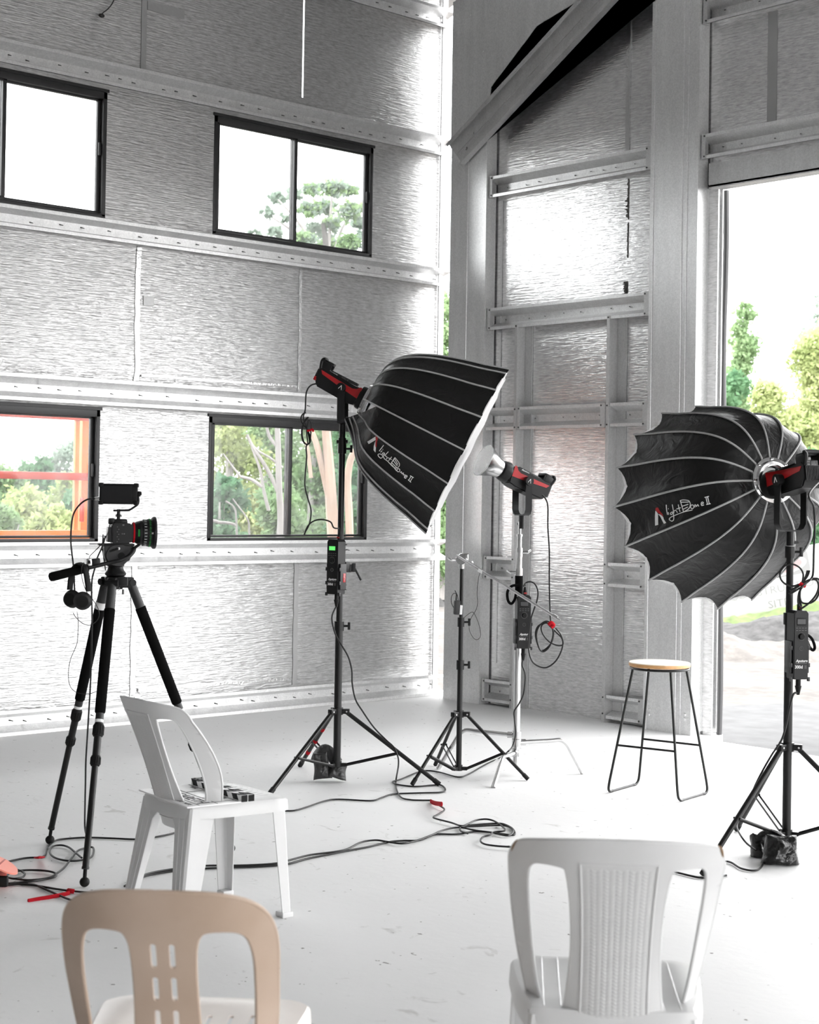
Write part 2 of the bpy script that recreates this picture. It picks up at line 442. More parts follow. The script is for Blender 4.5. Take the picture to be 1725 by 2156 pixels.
def ground():
    m, nt, b, N, L = _nt('pale_gravel_dirt')
    tc = N.new('ShaderNodeTexCoord')
    def tex(scale, detail):
        n = N.new('ShaderNodeTexNoise'); n.inputs['Scale'].default_value = scale; n.inputs['Detail'].default_value = detail
        L.new(tc.outputs['Object'], n.inputs['Vector']); return n.outputs['Fac']
    a = N.new('ShaderNodeValToRGB'); a.color_ramp.elements[0].position = 0.36; a.color_ramp.elements[1].position = 0.62
    a.color_ramp.elements[0].color = (0.088, 0.080, 0.074, 1); a.color_ramp.elements[1].color = (0.125, 0.115, 0.107, 1)
    L.new(tex(0.9, 8), a.inputs['Fac'])
    g = N.new('ShaderNodeValToRGB'); g.color_ramp.elements[0].position = 0.4; g.color_ramp.elements[1].position = 0.6
    g.color_ramp.elements[0].color = (0.8, 0.8, 0.8, 1); g.color_ramp.elements[1].color = (1.1, 1.1, 1.1, 1)
    L.new(tex(9, 8), g.inputs['Fac'])
    mx = N.new('ShaderNodeMix'); mx.data_type = 'RGBA'; mx.blend_type = 'MULTIPLY'; mx.inputs['Factor'].default_value = 1
    L.new(a.outputs['Color'], mx.inputs['A']); L.new(g.outputs['Color'], mx.inputs['B'])
    L.new(mx.outputs['Result'], b.inputs['Base Color']); b.inputs['Roughness'].default_value = 0.95
    return m
M['ground'] = ground()
M['asphalt'] = mat('grey_crushed_rock', (0.095, 0.095, 0.097), 0.95, var=0.22, vscale=5)
M['mound'] = mat('dark_gravel', (0.055, 0.054, 0.054), 0.95, var=0.5, vscale=9)
M['grass'] = mat('green_grass', (0.12, 0.165, 0.06), 0.9, var=0.4, vscale=6)
M['signw'] = mat('white_sign', (0.36, 0.36, 0.36), 0.5)
M['signgrey'] = mat('grey_sign_ink', (0.20, 0.20, 0.20), 0.6)
M['signred'] = mat('faded_red_ink', (0.34, 0.20, 0.20), 0.6)
def leafm(name, c1, c2):
    m, nt, b, N, L = _nt(name)
    tc = N.new('ShaderNodeTexCoord'); n = N.new('ShaderNodeTexNoise'); n.inputs['Scale'].default_value = 0.8; n.inputs['Detail'].default_value = 5
    cr = N.new('ShaderNodeValToRGB'); cr.color_ramp.elements[0].position = 0.35; cr.color_ramp.elements[1].position = 0.65
    cr.color_ramp.elements[0].color = (*c1, 1); cr.color_ramp.elements[1].color = (*c2, 1)
    L.new(tc.outputs['Object'], n.inputs['Vector']); L.new(n.outputs['Fac'], cr.inputs['Fac'])
    L.new(cr.outputs['Color'], b.inputs['Base Color']); b.inputs['Roughness'].default_value = 0.6
    b.inputs['Specular IOR Level'].default_value = 0.2
    tr = N.new('ShaderNodeBsdfTranslucent'); L.new(cr.outputs['Color'], tr.inputs['Color'])
    mx = N.new('ShaderNodeMixShader'); mx.inputs['Fac'].default_value = 0.45
    L.new(b.outputs['BSDF'], mx.inputs[1]); L.new(tr.outputs['BSDF'], mx.inputs[2])
    L.new(mx.outputs['Shader'], N['Material Output'].inputs['Surface'])
    return m
M['leaf'] = leafm('gum_leaves', (0.15, 0.245, 0.115), (0.32, 0.43, 0.235))
M['leafy'] = leafm('yellow_green_leaves', (0.26, 0.325, 0.125), (0.45, 0.49, 0.25))
M['leafd'] = leafm('deep_green_leaves', (0.06, 0.15, 0.075), (0.17, 0.30, 0.16))
M['leafp'] = leafm('pale_grey_green_leaves', (0.20, 0.26, 0.21), (0.29, 0.35, 0.29))
M['bark'] = mat('pale_gum_bark', (0.38, 0.28, 0.22), 0.8, var=0.25, vscale=3, stretch=(3, 3, 0.6))
M['barkg'] = mat('grey_gum_bark', (0.27, 0.255, 0.245), 0.85, var=0.25, vscale=3, stretch=(3, 3, 0.6))
def glass():
    m, nt, b, N, L = _nt('dusty_window_glass')
    tr = N.new('ShaderNodeBsdfTransparent'); tr.inputs['Color'].default_value = (0.96, 0.97, 0.97, 1)
    gl = N.new('ShaderNodeBsdfGlossy'); gl.inputs['Roughness'].default_value = 0.03
    df = N.new('ShaderNodeBsdfDiffuse'); df.inputs['Color'].default_value = (0.8, 0.8, 0.8, 1)
    tc = N.new('ShaderNodeTexCoord'); n = N.new('ShaderNodeTexNoise'); n.inputs['Scale'].default_value = 5; n.inputs['Detail'].default_value = 6
    L.new(tc.outputs['Object'], n.inputs['Vector'])
    mr = N.new('ShaderNodeMapRange'); mr.inputs['From Min'].default_value = 0.3; mr.inputs['From Max'].default_value = 0.8
    mr.inputs['To Min'].default_value = 0.02; mr.inputs['To Max'].default_value = 0.20
    L.new(n.outputs['Fac'], mr.inputs['Value'])
    m1 = N.new('ShaderNodeMixShader'); L.new(mr.outputs['Result'], m1.inputs['Fac'])
    L.new(tr.outputs['BSDF'], m1.inputs[1]); L.new(df.outputs['BSDF'], m1.inputs[2])
    fr = N.new('ShaderNodeFresnel'); fr.inputs['IOR'].default_value = 1.25
    m2 = N.new('ShaderNodeMixShader'); L.new(fr.outputs['Fac'], m2.inputs['Fac'])
    L.new(m1.outputs['Shader'], m2.inputs[1]); L.new(gl.outputs['BSDF'], m2.inputs[2])
    L.new(m2.outputs['Shader'], N['Material Output'].inputs['Surface'])
    return m
M['glass'] = glass()

# ------------------------------------------------------------------ daylight
w = bpy.data.worlds.new('overcast_sky'); SC.world = w; w.use_nodes = True
bg = w.node_tree.nodes['Background']
bg.inputs['Color'].default_value = (1, 1, 1, 1); bg.inputs['Strength'].default_value = 2.6
SC.view_settings.view_transform = 'Standard'; SC.view_settings.look = 'None'
SC.view_settings.gamma = 1; SC.view_settings.use_curve_mapping = False
SC.view_settings.exposure = 1.66
SC.cycles.use_denoising = True
SC.cycles.max_bounces = 10; SC.cycles.diffuse_bounces = 5; SC.cycles.glossy_bounces = 4; SC.cycles.transparent_max_bounces = 16

M['flash'] = mat('grey_rubber_flashing', (0.10, 0.10, 0.102), 0.6)
# ================================================================== THE SHED
XA, XF = -9.06, -8.97           # side wall: foil plane and face of the girts
YB, YF = 8.49, 8.40             # end wall: foil plane and face of the girts

bm = NB()
box(bm, (-7.745, 1.8, -0.06), (2.71, 13.6, 0.12)); box(bm, (-0.695, 1.665, -0.06), (11.39, 13.33, 0.12))
struct('floor', bm, M['concrete'], smooth=False)

def cells(bm, u0, u1, v0, v1, holes, fn, mi=0):
    us = sorted({u0, u1} | {h[i] for h in holes for i in (0, 1) if u0 < h[i] < u1})
    vs = sorted({v0, v1} | {h[i] for h in holes for i in (2, 3) if v0 < h[i] < v1})
    for a, b in zip(us, us[1:]):
        for c, d in zip(vs, vs[1:]):
            mu, mv = (a + b) / 2, (c + d) / 2
            if any(h[0] < mu < h[1] and h[2] < mv < h[3] for h in holes): continue
            q = [fn(a, c, 0), fn(b, c, 0), fn(b, d, 0), fn(a, d, 0)]
            r = [fn(a, c, 1), fn(b, c, 1), fn(b, d, 1), fn(a, d, 1)]
            A = [bm.verts.new(x) for x in q]; B = [bm.verts.new(x) for x in r]
            bm.faces.new(A[::-1]).material_index = mi; bm.faces.new(B).material_index = mi
            for i in range(4): bm.faces.new((A[i], A[(i + 1) % 4], B[(i + 1) % 4], B[i])).material_index = mi
WIN = [('window_1', 4.105, 5.548, 3.275, 4.105), ('window_2', 6.394, 7.83, 3.275, 4.105),
       ('window_3', 4.105, 5.54, 1.182, 2.05), ('window_4', 6.394, 7.825, 1.182, 2.05)]
slit = (7.148, 7.160, 4.345, 5.42)
bm = NB()
cells(bm, -5.0, 8.575, 0.02, 5.45, [w[1:] for w in WIN] + [slit], lambda u, v, s: V((XA - 0.012 + 0.012 * s, u, v)))
bmesh.ops.remove_doubles(bm, verts=bm.verts, dist=1e-5)
wall_left = struct('wall_left', bm, M['foil'], smooth=False)
def strip(name, y0, y1, z0, z1, mt, wob=0.004, n=14, th=0.006, vert=True):
    bm = NB(); pa, pb = [], []
    for i in range(n + 1):
        t = i / n; k = RN.uniform(-wob, wob)
        if vert:
            z = z0 + (z1 - z0) * t
            pa.append((y0 + k, z)); pb.append((y1 + k, z))
        else:
            y = y0 + (y1 - y0) * t
            pa.append((y, z0 + k + (z1 - z0) * 0)); pb.append((y, z1 + k))
    for i in range(n):
        q = [pa[i], pb[i], pb[i + 1], pa[i + 1]]
        a = [bm.verts.new((XA + 0.001, p[0], p[1])) for p in q]; b = [bm.verts.new((XA + th, p[0], p[1])) for p in q]
        bm.faces.new(b); bm.faces.new(a[::-1])
        for j in range(4): bm.faces.new((a[j], a[(j + 1) % 4], b[(j + 1) % 4], b[j]))
    return obj(name, bm, mt, wall_left)
for a in ((5.795, 5.835, 4.27, 5.42, 'tapegrey', 0.001), (5.79, 5.825, 2.24, 3.12, 'tape', 0.006), (7.15, 7.175, 2.24, 3.12, 'tape', 0.004),
          (5.80, 5.84, 0.16, 1.03, 'tape', 0.004), (7.15, 7.19, 0.16, 1.03, 'tapegrey', 0.003)):
    strip('foil_tape', a[0], a[1], a[2], a[3], M[a[4]], a[5])
strip('foil_tape', 5.84, 6.13, 4.69, 4.75, M['tapegrey'], 0.0, vert=False)
strip('foil_tape', 5.84, 7.14, 2.27, 2.285, M['tape'], 0.004, vert=False, th=0.014)
strip('foil_tape', 5.86, 7.14, 0.195, 0.215, M['tape'], 0.006, vert=False, th=0.012)
strip('foil_tape', 5.85, 5.93, 2.74, 2.80, M['tapewhite'], 0.0, vert=False)

# windows: aluminium sliders, frame + two sashes + two panes each
for (nm, y0, y1, z0, z1) in WIN:
    bm = NB(); d = 0.06; xc = XA - 0.026
    zt = 0.062
    box(bm, (xc, (y0 + y1) / 2, z1 - zt / 2), (d, y1 - y0, zt), bev=0.003)
    box(bm, (xc, (y0 + y1) / 2, z0 + 0.012), (d, y1 - y0, 0.024), bev=0.003)
    for y in (y0 + 0.014, y1 - 0.014): box(bm, (xc, y, (z0 + z1) / 2), (d, 0.028, z1 - z0 - 0.01), bev=0.003)
    box(bm, (XA + 0.006, (y0 + y1) / 2, z1 - 0.008), (0.01, y1 - y0 + 0.02, 0.02))
    w_ = struct(nm, bm, M['frame'])
    ym = (y0 + y1) / 2 - 0.015
    for k, (a, b, xo) in enumerate(((y0 + 0.024, ym + 0.024, 0.012), (ym - 0.004, y1 - 0.024, -0.016))):
        bm = NB()
        sx = xc + xo; e = 0.026
        for y in (a + e / 2, b - e / 2): box(bm, (sx, y, (z0 + z1) / 2), (0.026, e, z1 - z0 - 0.09), bev=0.002)
        for z in (z0 + 0.036, z1 - 0.064): box(bm, (sx, (a + b) / 2, z), (0.026, b - a, 0.016), bev=0.002)
        if k == 1:
            box(bm, (sx + 0.022, b - 0.014, (z0 + z1) / 2 + 0.03), (0.018, 0.018, 0.085), bev=0.006)
        obj('window_sash', bm, M['frame'], w_)
        bm = NB(); box(bm, (sx, (a + b) / 2, (z0 + z1) / 2), (0.005, b - a - 0.05, z1 - z0 - 0.085))
        obj('window_pane', bm, M['glass'], w_, smooth=False)

# end wall foil, left of the doorway and above it
bm = NB()
cells(bm, -8.885, 4.9, -0.02, 7.2, [(-6.40, -0.2, -0.05, 3.56)], lambda u, v, s: V((u, YB + 0.012 * s, v)))
bmesh.ops.remove_doubles(bm, verts=bm.verts, dist=1e-5)
wall_back = struct('wall_back', bm, M['foilb'], smooth=False)
def bstrip(name, x0, x1, z0, z1, mt, th=0.006, jag=0.0, n=30):
    bm = NB(); pa, pb = [], []
    for i in range(n + 1):
        z = z0 + (z1 - z0) * i / n
        pa.append((x0 + RN.uniform(-jag, jag) - (RN.random() ** 3) * jag * 2, z)); pb.append((x1 + RN.uniform(-jag, jag) * 0.2, z))
    for i in range(n):
        q = [pa[i], pb[i], pb[i + 1], pa[i + 1]]
        a = [bm.verts.new((p[0], YB - 0.001, p[1])) for p in q]; b = [bm.verts.new((p[0], YB - th, p[1])) for p in q]
        bm.faces.new(b[::-1]); bm.faces.new(a)
        for j in range(4): bm.faces.new((a[j], b[j], b[(j + 1) % 4], a[(j + 1) % 4]))
    return obj(name, bm, mt, wall_back)
bstrip('foil_tape', -7.185, -7.15, 3.86, 5.6, M['tape'], 0.008, 0.0015)
for (za, zb, j, wd) in ((2.90, 3.00, 0.010, 0.024), (3.16, 3.40, 0.003, 0.002), (3.42, 3.60, 0.012, 0.006), (3.60, 3.70, 0.004, 0.002), (2.17, 2.40, 0.007, 0.022), (2.40, 2.74, 0.007, 0.008),
                        (1.60, 2.0, 0.008, 0.012), (1.08, 1.5, 0.004, 0.006), (0.62, 0.92, 0.006, 0.016), (0.20, 0.60, 0.008, 0.01)):
    bstrip('torn_foil', -7.155 - wd, -7.15, za, zb, M['tear'], 0.004, j)
bm = NB()
prism(bm, smooth2([(-7.16, 0.78), (-7.19, 0.72), (-7.205, 0.62), (-7.19, 0.55), (-7.165, 0.52), (-7.155, 0.6)]), 0.004, frame((0, YB - 0.001, 0), (1, 0, 0), z=(0, -1, 0)))
obj('torn_foil', bm, M['tear'], wall_back)
bstrip('foil_tape', -6.03, -5.96, 3.88, 4.60, M['tapegrey'], 0.004, 0.001)
bstrip('foil_tape', -8.36, -8.345, 0.3, 3.7, M['tape'], 0.006, 0.002)

# roof
bm = NB()
def slab(x0, z0, x1, z1):
    a = [V((x0, -5, z0)), V((x1, -5, z1)), V((x1, 8.7, z1)), V((x0, 8.7, z0))]
    A = [bm.verts.new(p) for p in a]; B = [bm.verts.new(p + V((0, 0, 0.05))) for p in a]
    bm.faces.new(A[::-1]); bm.faces.new(B)
    for i in range(4): bm.faces.new((A[i], A[(i + 1) % 4], B[(i + 1) % 4], B[i]))
slab(-9.25, 5.33, -2.0, 7.21); slab(-2.0, 7.21, 5.25, 5.33)
struct('ceiling', bm, M['foilroof'], smooth=False)
# far side wall with a wide open bay, closed wall behind the viewpoint
bm = NB(); cells(bm, -5.0, 8.5, 0.0, 5.4, [(1.0, 7.6, -0.1, 3.8)], lambda u, v, s: V((5.0 + 0.012 * s, u, v)))
struct('wall_right', bm, M['foilroof'], smooth=False)
bm = NB(); prism(bm, [(-9.2, 0), (5.2, 0), (5.2, 5.28), (-2.0, 7.2), (-9.2, 5.28)], 0.012, frame((0, -5.0, 0), (1, 0, 0), z=(0, -1, 0)))
struct('wall_front', bm, M['foilroof'], smooth=False)

# hat-section girts
def hat(bm, a, b, up, out, h=0.15, d=0.088, foot=0.021, back=0.05, t=0.003):
    """open hat section from a to b; its two feet stand on the plane of a, the crown lies d behind"""
    a, b, up, out = V(a), V(b), V(up), V(out)
    pr = [(0, 0), (0, foot), (-d, (h - back) / 2), (-d, (h + back) / 2), (0, h - foot), (0, h)]
    pr = [(0.0, 0.0)] + pr[1:]
    off = [(o - t, u) for o, u in pr]
    ring = [(-0.012, 0.0)] + pr + [(-0.012, h)] + off[::-1]
    A = [bm.verts.new(a + out * o + up * u) for o, u in ring]; B = [bm.verts.new(b + out * o + up * u) for o, u in ring]
    n = len(ring)
    for i in range(n): bm.faces.new((A[i], A[(i + 1) % n], B[(i + 1) % n], B[i]))
def tips(bm, a, b, h, out, d=0.088, step=0.17, mi=1):
    a, b, out = V(a), V(b), V(out); L = (b - a).length; dr = (b - a).normalized()
    s = 0.1
    while s < L - 0.05:
        p = a + dr * s + V((0, 0, h / 2 + RN.uniform(-0.008, 0.008))) - out * d
        q = p + out * 0.016 + dr * RN.uniform(0.012, 0.022) - V((0, 0, 0.006))
        tube(bm, [p, q], [0.0038, 0.0024], 5, mi=mi)
        s += step * RN.uniform(0.55, 1.4)
GA = [(5.10, 0.15), (4.118, 0.148), (3.12, 0.135), (2.062, 0.165), (1.03, 0.158), (0.003, 0.155)]
for k, (z, h) in enumerate(GA):
    bm = NB(); a, b = V((XF, -5, z)), V((XF, 8.565, z))
    hat(bm, a, b, (0, 0, 1), (1, 0, 0), h); tips(bm, V((XF, 3.5, z)), b, h, V((1, 0, 0)))
    struct('trim_%d' % (k + 1), bm, [M['galv'], M['slot']])
nt_ = [len(GA)]
def btrim(x0, x1, z, h, cl=True, cr=True, y=YF):
    bm = NB(); a, b = V((x0, y, z)), V((x1, y, z))
    hat(bm, b, a, (0, 0, 1), (0, -1, 0), h); tips(bm, a, b, h, V((0, -1, 0)), step=0.2)
    nt_[0] += 1
    t = struct('trim_%d' % nt_[0], bm, [M['galv'], M['slot']])
    for on, x, w_ in ((cl, x0, 0.03), (cr, x1, -0.045)):
        if not on: continue
        bm = NB()
        box(bm, (x + w_ / 2, y - 0.003, z + h / 2), (abs(w_), 0.004, h + 0.004))
        box(bm, (x, y + 0.03, z + h / 2), (0.004, 0.065, h + 0.004))
        for zz in (z + 0.014, z + h - 0.014): cyl(bm, (x + w_ * 0.8, y - 0.004, zz), (x + w_ * 0.8, y - 0.009, zz), 0.006, 8, mi=1)
        obj('end_cleat', bm, [M['galvdull'], M['slot']], t)
btrim(-8.405, -6.885, 3.715, 0.155)
btrim(-8.405, -6.885, 2.74, 0.16)
S1, S2 = -8.105, -7.235
btrim(-8.405, S1 - 0.012, 2.005, 0.162, False, False); btrim(S1 + 0.012, S2 - 0.02, 2.005, 0.162, True, True); btrim(S2 + 0.02, -6.885, 2.005, 0.162, False, True)
btrim(-8.405, S1 - 0.012, 0.92, 0.163, True, False); btrim(S2 + 0.02, -6.885, 0.92, 0.163, False, True)
btrim(-8.405, S1 - 0.012, 0.027, 0.16, True, False); btrim(S2 + 0.02, -6.885, 0.027, 0.16, False, True)
btrim(-6.47, 4.8, 3.72, 0.16, True, False); btrim(-6.47, 4.8, 4.60, 0.16, True, False)
# the two studs of the sheeted-over door opening
for x, dw in ((S1, 0.08), (S2, 0.09)):
    bm = NB()
    zt = 2.76
    box(bm, (x, YF - 0.006, zt / 2), (0.024, 0.004, zt))
    box(bm, (x - 0.012, YF + 0.035, zt / 2), (0.003, 0.08, zt)); box(bm, (x + 0.012, YF + 0.035, zt / 2), (0.003, 0.08, zt))
    box(bm, (x + dw / 2, YB - 0.012, zt / 2), (dw, 0.003, zt)); box(bm, (x + dw, YB - 0.008, zt / 2), (0.003, 0.012, zt))
    for z in (0.06, 0.17, 0.94, 1.07, 2.02, 2.15, 2.75): cyl(bm, (x, YF - 0.007, z), (x, YF - 0.012, z), 0.006, 8, mi=1)
    nt_[0] += 1; struct('trim_%d' % nt_[0], bm, [M['galvdull'], M['slot']])

# portal frame columns
def column(name, x0, x1, y0, y1, zt, grooves):
    bm = NB()
    prof = [(x0, y0)]
    for g in grooves: prof += [(g - 0.006, y0), (g - 0.004, y0 + 0.004), (g + 0.004, y0 + 0.004), (g + 0.006, y0)]
    prof += [(x1, y0), (x1, y1), (x0, y1)]
    prism(bm, prof, zt, Matrix.Identity(4))
    for z in (0.10, 0.13):
        for x in (x0 + 0.05, x1 - 0.05): cyl(bm, (x, y0, z), (x, y0 - 0.012, z), 0.012, 6)
    return struct(name, bm, M['galv'], angle=25)
column('column_1', -8.79, -8.412, 8.375, 8.478, 5.0, (-8.60,))
column('column_2', -6.872, -6.478, 8.375, 8.478, 6.02, (-6.84, -6.60, -6.56))
bm = NB()    # jamb return and flashing of the doorway
box(bm, (-6.481, 8.50, 1.78), (0.012, 0.05, 3.52)); box(bm, (-6.44, 8.535, 1.78), (0.09, 0.012, 3.52))
nt_[0] += 1; struct('trim_%d' % nt_[0], bm, M['galv'])
bm = NB(); tube(bm, crom([V((-6.395 + 0.006 * math.sin(i * 1.3), 8.565, 3.53 - i * 0.294)) for i in range(13)], 4), 0.019, 8)
solo('flashing_strip', bm, M['flash'], 'dark rubber edge strip hanging down the doorway jamb', 'strip')
bm = NB(); box(bm, (-3.3, 8.46, 3.62), (6.3, 0.02, 0.155)); box(bm, (-3.3, 8.50, 3.545), (6.3, 0.10, 0.02))
nt_[0] += 1; struct('trim_%d' % nt_[0], bm, M['galvdull'])
# haunch, rafter and knee brace
FB = frame((0, 8.36, 0), (1, 0, 0), z=(0, -1, 0))     # draw in x, z; thickness towards the room
def FBx(y): return frame((0, y, 0), (1, 0, 0), z=(0, -1, 0))
bm = NB()
prism(bm, [(-8.79, 4.13), (-8.41, 4.13), (-8.372, 4.52), (-7.915, 4.878), (-7.0, 5.10), (-2.0, 6.40), (-2.0, 7.0), (-8.79, 5.235)], 0.006, FBx(8.372))
prism(bm, [(-8.41, 4.30), (-8.372, 4.52), (-7.915, 4.878), (-2.0, 6.40), (-2.0, 6.41), (-7.905, 4.905), (-8.39, 4.53), (-8.42, 4.30)], 0.09, FBx(8.46))
for (x, z) in ((-8.75, 4.35), (-8.75, 4.5), (-8.75, 4.65), (-8.75, 4.8), (-8.46, 4.42), (-8.46, 4.56), (-8.46, 4.8), (-8.6, 5.1), (-8.35, 4.95), (-8.1, 5.0), (-8.2, 5.25)):
    cyl(bm, (x, 8.366, z), (x, 8.359, z), 0.007, 6)
struct('beam_1', bm, M['galv'], angle=25)
bm = NB()
d2 = V((1.308, 0.81)).normalized(); n2 = V((d2.y, -d2.x))
A0 = V((-8.785, 4.152)); B0 = A0 + d2 * 3.2
def strip_(o0, o1, h, y): 
    q = [A0 + n2 * o0 + d2 * (o0 * 0.62), A0 + n2 * o1 + d2 * (o1 * 0.18), B0 + n2 * o1, B0 + n2 * o0]
    prism(bm, [(p.x, p.y) for p in q], h, FBx(y))
strip_(0, 0.222, 0.004, 8.35); strip_(0, 0.004, 0.05, 8.365); strip_(0.218, 0.222, 0.055, 8.365)
strip_(0, 0.026, 0.004, 8.312); strip_(0.19, 0.222, 0.004, 8.312); strip_(0.10, 0.112, 0.008, 8.352)
for (x, z) in ((-8.6, 4.10), (-8.53, 4.20), (-8.48, 4.10)): cyl(bm, (x, 8.346, z), (x, 8.335, z), 0.012, 6)
struct('beam_2', bm, M['galvdull'], angle=25)

# corner flashing seen in the open gap beside the column
bm = NB(); box(bm, (XA + 0.02, 8.508, 2.7), (0.012, 0.022, 5.3))
nt_[0] += 1; struct('trim_%d' % nt_[0], bm, M['galv'])

# ================================================================== OUTSIDE
bm = NB(); box(bm, (-10, 20, -0.10), (240, 240, 0.06)); struct('ground', bm, M['ground'], smooth=False)
bm = NB()
pts = [FL(1480, 1560, -0.06), FL(1760, 1594, -0.06), FL(1760, 1478, -0.06), FL(1480, 1482, -0.06)]
pts = [V((-7.5, 8.35, -0.06)), V((3.0, 8.35, -0.06)), V((3.0, 13.0, -0.06)), FL(1760, 1478, -0.06), FL(1620, 1484, -0.06), FL(1470, 1490, -0.06)]
A = [bm.verts.new(p) for p in pts]; B = [bm.verts.new(p + V((0, 0, 0.008))) for p in pts]
bm.faces.new(A[::-1]); bm.faces.new(B)
for i in range(6): bm.faces.new((A[i], A[(i + 1) % 6], B[(i + 1) % 6], B[i]))
struct('road', bm, M['asphalt'], smooth=False)
def heap(name, pxs, d, depth_, mt, label, cat, amp=0.03, kind=None):
    """a low bank whose crest runs through the pixels pxs at distance d"""
    bm = NB(); n = 40; m = 10; rows = []
    cr = crom([P(x, y, d) for x, y in pxs], 8)
    for j in range(m + 1):
        t = j / m; row = []
        for p in cr:
            f = math.sin(PI * t) ** 0.8
            z = -0.07 + (p.z + 0.07) * f
            q = V((p.x, p.y, 0)) - V((CAMZ.x, CAMZ.y, 0)).normalized() * (0.5 - t) * depth_
            z += noise.noise(q * 2.2) * amp * 2 * f + noise.noise(q * 9) * amp * f
            row.append(bm.verts.new((q.x, q.y, z)))
        rows.append(row)
    for A, B in zip(rows, rows[1:]):
        for i in range(len(A) - 1): bm.faces.new((A[i], A[i + 1], B[i + 1], B[i]))
    return tag(obj(name, bm, mt, angle=80), label, cat, kind=kind)
heap('gravel_mound', [(1505, 1318), (1540, 1312), (1580, 1308), (1640, 1297), (1700, 1290), (1760, 1284)], 19.0, 2.0, M['mound'], 'dark grey gravel bank outside the doorway, in front of the sign', 'gravel', 0.05)
heap('rubble_bank', [(1480, 1340), (1520, 1335), (1560, 1345), (1620, 1352), (1700, 1356), (1760, 1350)], 17.0, 1.8, M['ground'], 'low bank of pale stony dirt in front of the dark gravel', 'dirt', 0.05)
heap('grass_verge', [(1490, 1304), (1520, 1302), (1560, 1296), (1610, 1289), (1680, 1276), (1760, 1262)], 20.2, 0.8, M['grass'], 'strip of green grass at the foot of the site sign', 'grass', 0.04, kind='stuff')
heap('rock_bank', [(915, 1258), (930, 1256), (945, 1254), (960, 1255)], 24.0, 1.2, M['mound'], 'grey rock bank seen through the corner gap beside the post', 'rocks', 0.12)

# the leaning site sign
so = P(1640, 1228, 20.6)
ux = (CAMX * math.cos(math.radians(-11)) + (-CAMY) * math.sin(math.radians(11))).normalized()
uz = -CAMZ; uy = uz.cross(ux)
SM = frame(so, ux, z=(uz + CAMY * -0.0))
sg = thing('construction_sign', 'white leaning construction site sign outside the doorway', 'sign', V((so.x, so.y, -0.06)))
bm = NB(); box(bm, (0, 0, 0), (2.2, 0.80, 0.02), SM, 0.004); obj('sign_board', bm, M['signw'], sg)
bm = text_bm('CONSTRUCTION', 0.135, SM @ Matrix.Translation((-0.66, -0.11, 0.0115)), 0.002, xs=1.16); obj('lettering', bm, M['signgrey'], sg, smooth=False)
bm = text_bm('SITE', 0.135, SM @ Matrix.Translation((-0.19, -0.29, 0.0115)), 0.002, xs=1.16); obj('lettering', bm, M['signgrey'], sg, smooth=False)
bm = NB(); prism(bm, rrect(-0.55, 0.07, 0.43, 0.36, 0.05), 0.002, SM, z0=0.011); obj('sign_panel', bm, M['signgrey'], sg, smooth=False)
bm = NB(); prism(bm, [(0.46 * math.cos(a * PI / 16) - 0.06, 0.135 * math.sin(a * PI / 16) + 0.215) for a in range(32)], 0.002, SM, z0=0.0135); obj('sign_oval', bm, M['signw'], sg, smooth=False)
bm = NB(); prism(bm, [(0.40 * math.cos(a * PI / 16) - 0.06, 0.105 * math.sin(a * PI / 16) + 0.215) for a in range(32)], 0.002, SM, z0=0.016); obj('sign_oval', bm, M['signred'], sg, smooth=False)
bm = NB()
for x in (-0.95, 0.95): 
    bm = NB(); p = SM @ V((x, -0.2, -0.03)); cyl(bm, p + V((0, 0, 0.3)), V((p.x, p.y, -0.07)), 0.03, 8); obj('post', bm, M['darkgrey'], sg)

# trees
def tree(name, label, base, crowns, leafm_, n, size, trunks=(), bark='barkg', group=None, seed=1):
    rn = random.Random(seed)
    base = V(base); base.z = -0.07
    t = thing(name, label, 'tree', base, group)
    bm = NB(); tot = sum(c[1] ** 2 for c in crowns) or 1
    for (c, r, sq) in crowns:
        k = int(n * 3.0 * r * r / tot)
        sub = [(V((rn.gauss(0, 1), rn.gauss(0, 1), rn.gauss(0, 1) * sq)).normalized() * r * rn.uniform(0.25, 1.0)) for _ in range(max(10, k // 11))]
        for _ in range(k):
            s = rn.choice(sub)
            p = V(c) + V((s.x, s.y, s.z * sq)) + V((rn.gauss(0, 1), rn.gauss(0, 1), rn.gauss(0, 0.8))) * r * 0.15
            if p.z < 0.05: continue
            a = V((rn.gauss(0, 1), rn.gauss(0, 1), rn.gauss(0, 1))).normalized(); b = a.orthogonal().normalized()
            L = size * rn.uniform(0.25, 0.70); W = L * 0.5
            bm.faces.new([bm.verts.new(p + a * L), bm.verts.new(p + b * W), bm.verts.new(p - a * L), bm.verts.new(p - b * W)])
    if crowns: obj('foliage', bm, M[leafm_], t, smooth=False, recalc=False)
    else: bm.free()
    if trunks:
        bm = NB()
        for pts, r0, r1 in trunks:
            c = crom(pts, 5); N_ = len(c)
            tube(bm, c, [r0 + (r1 - r0) * i / (N_ - 1) for i in range(N_)], 8)
        obj('trunk', bm, M[bark], t)
    return t
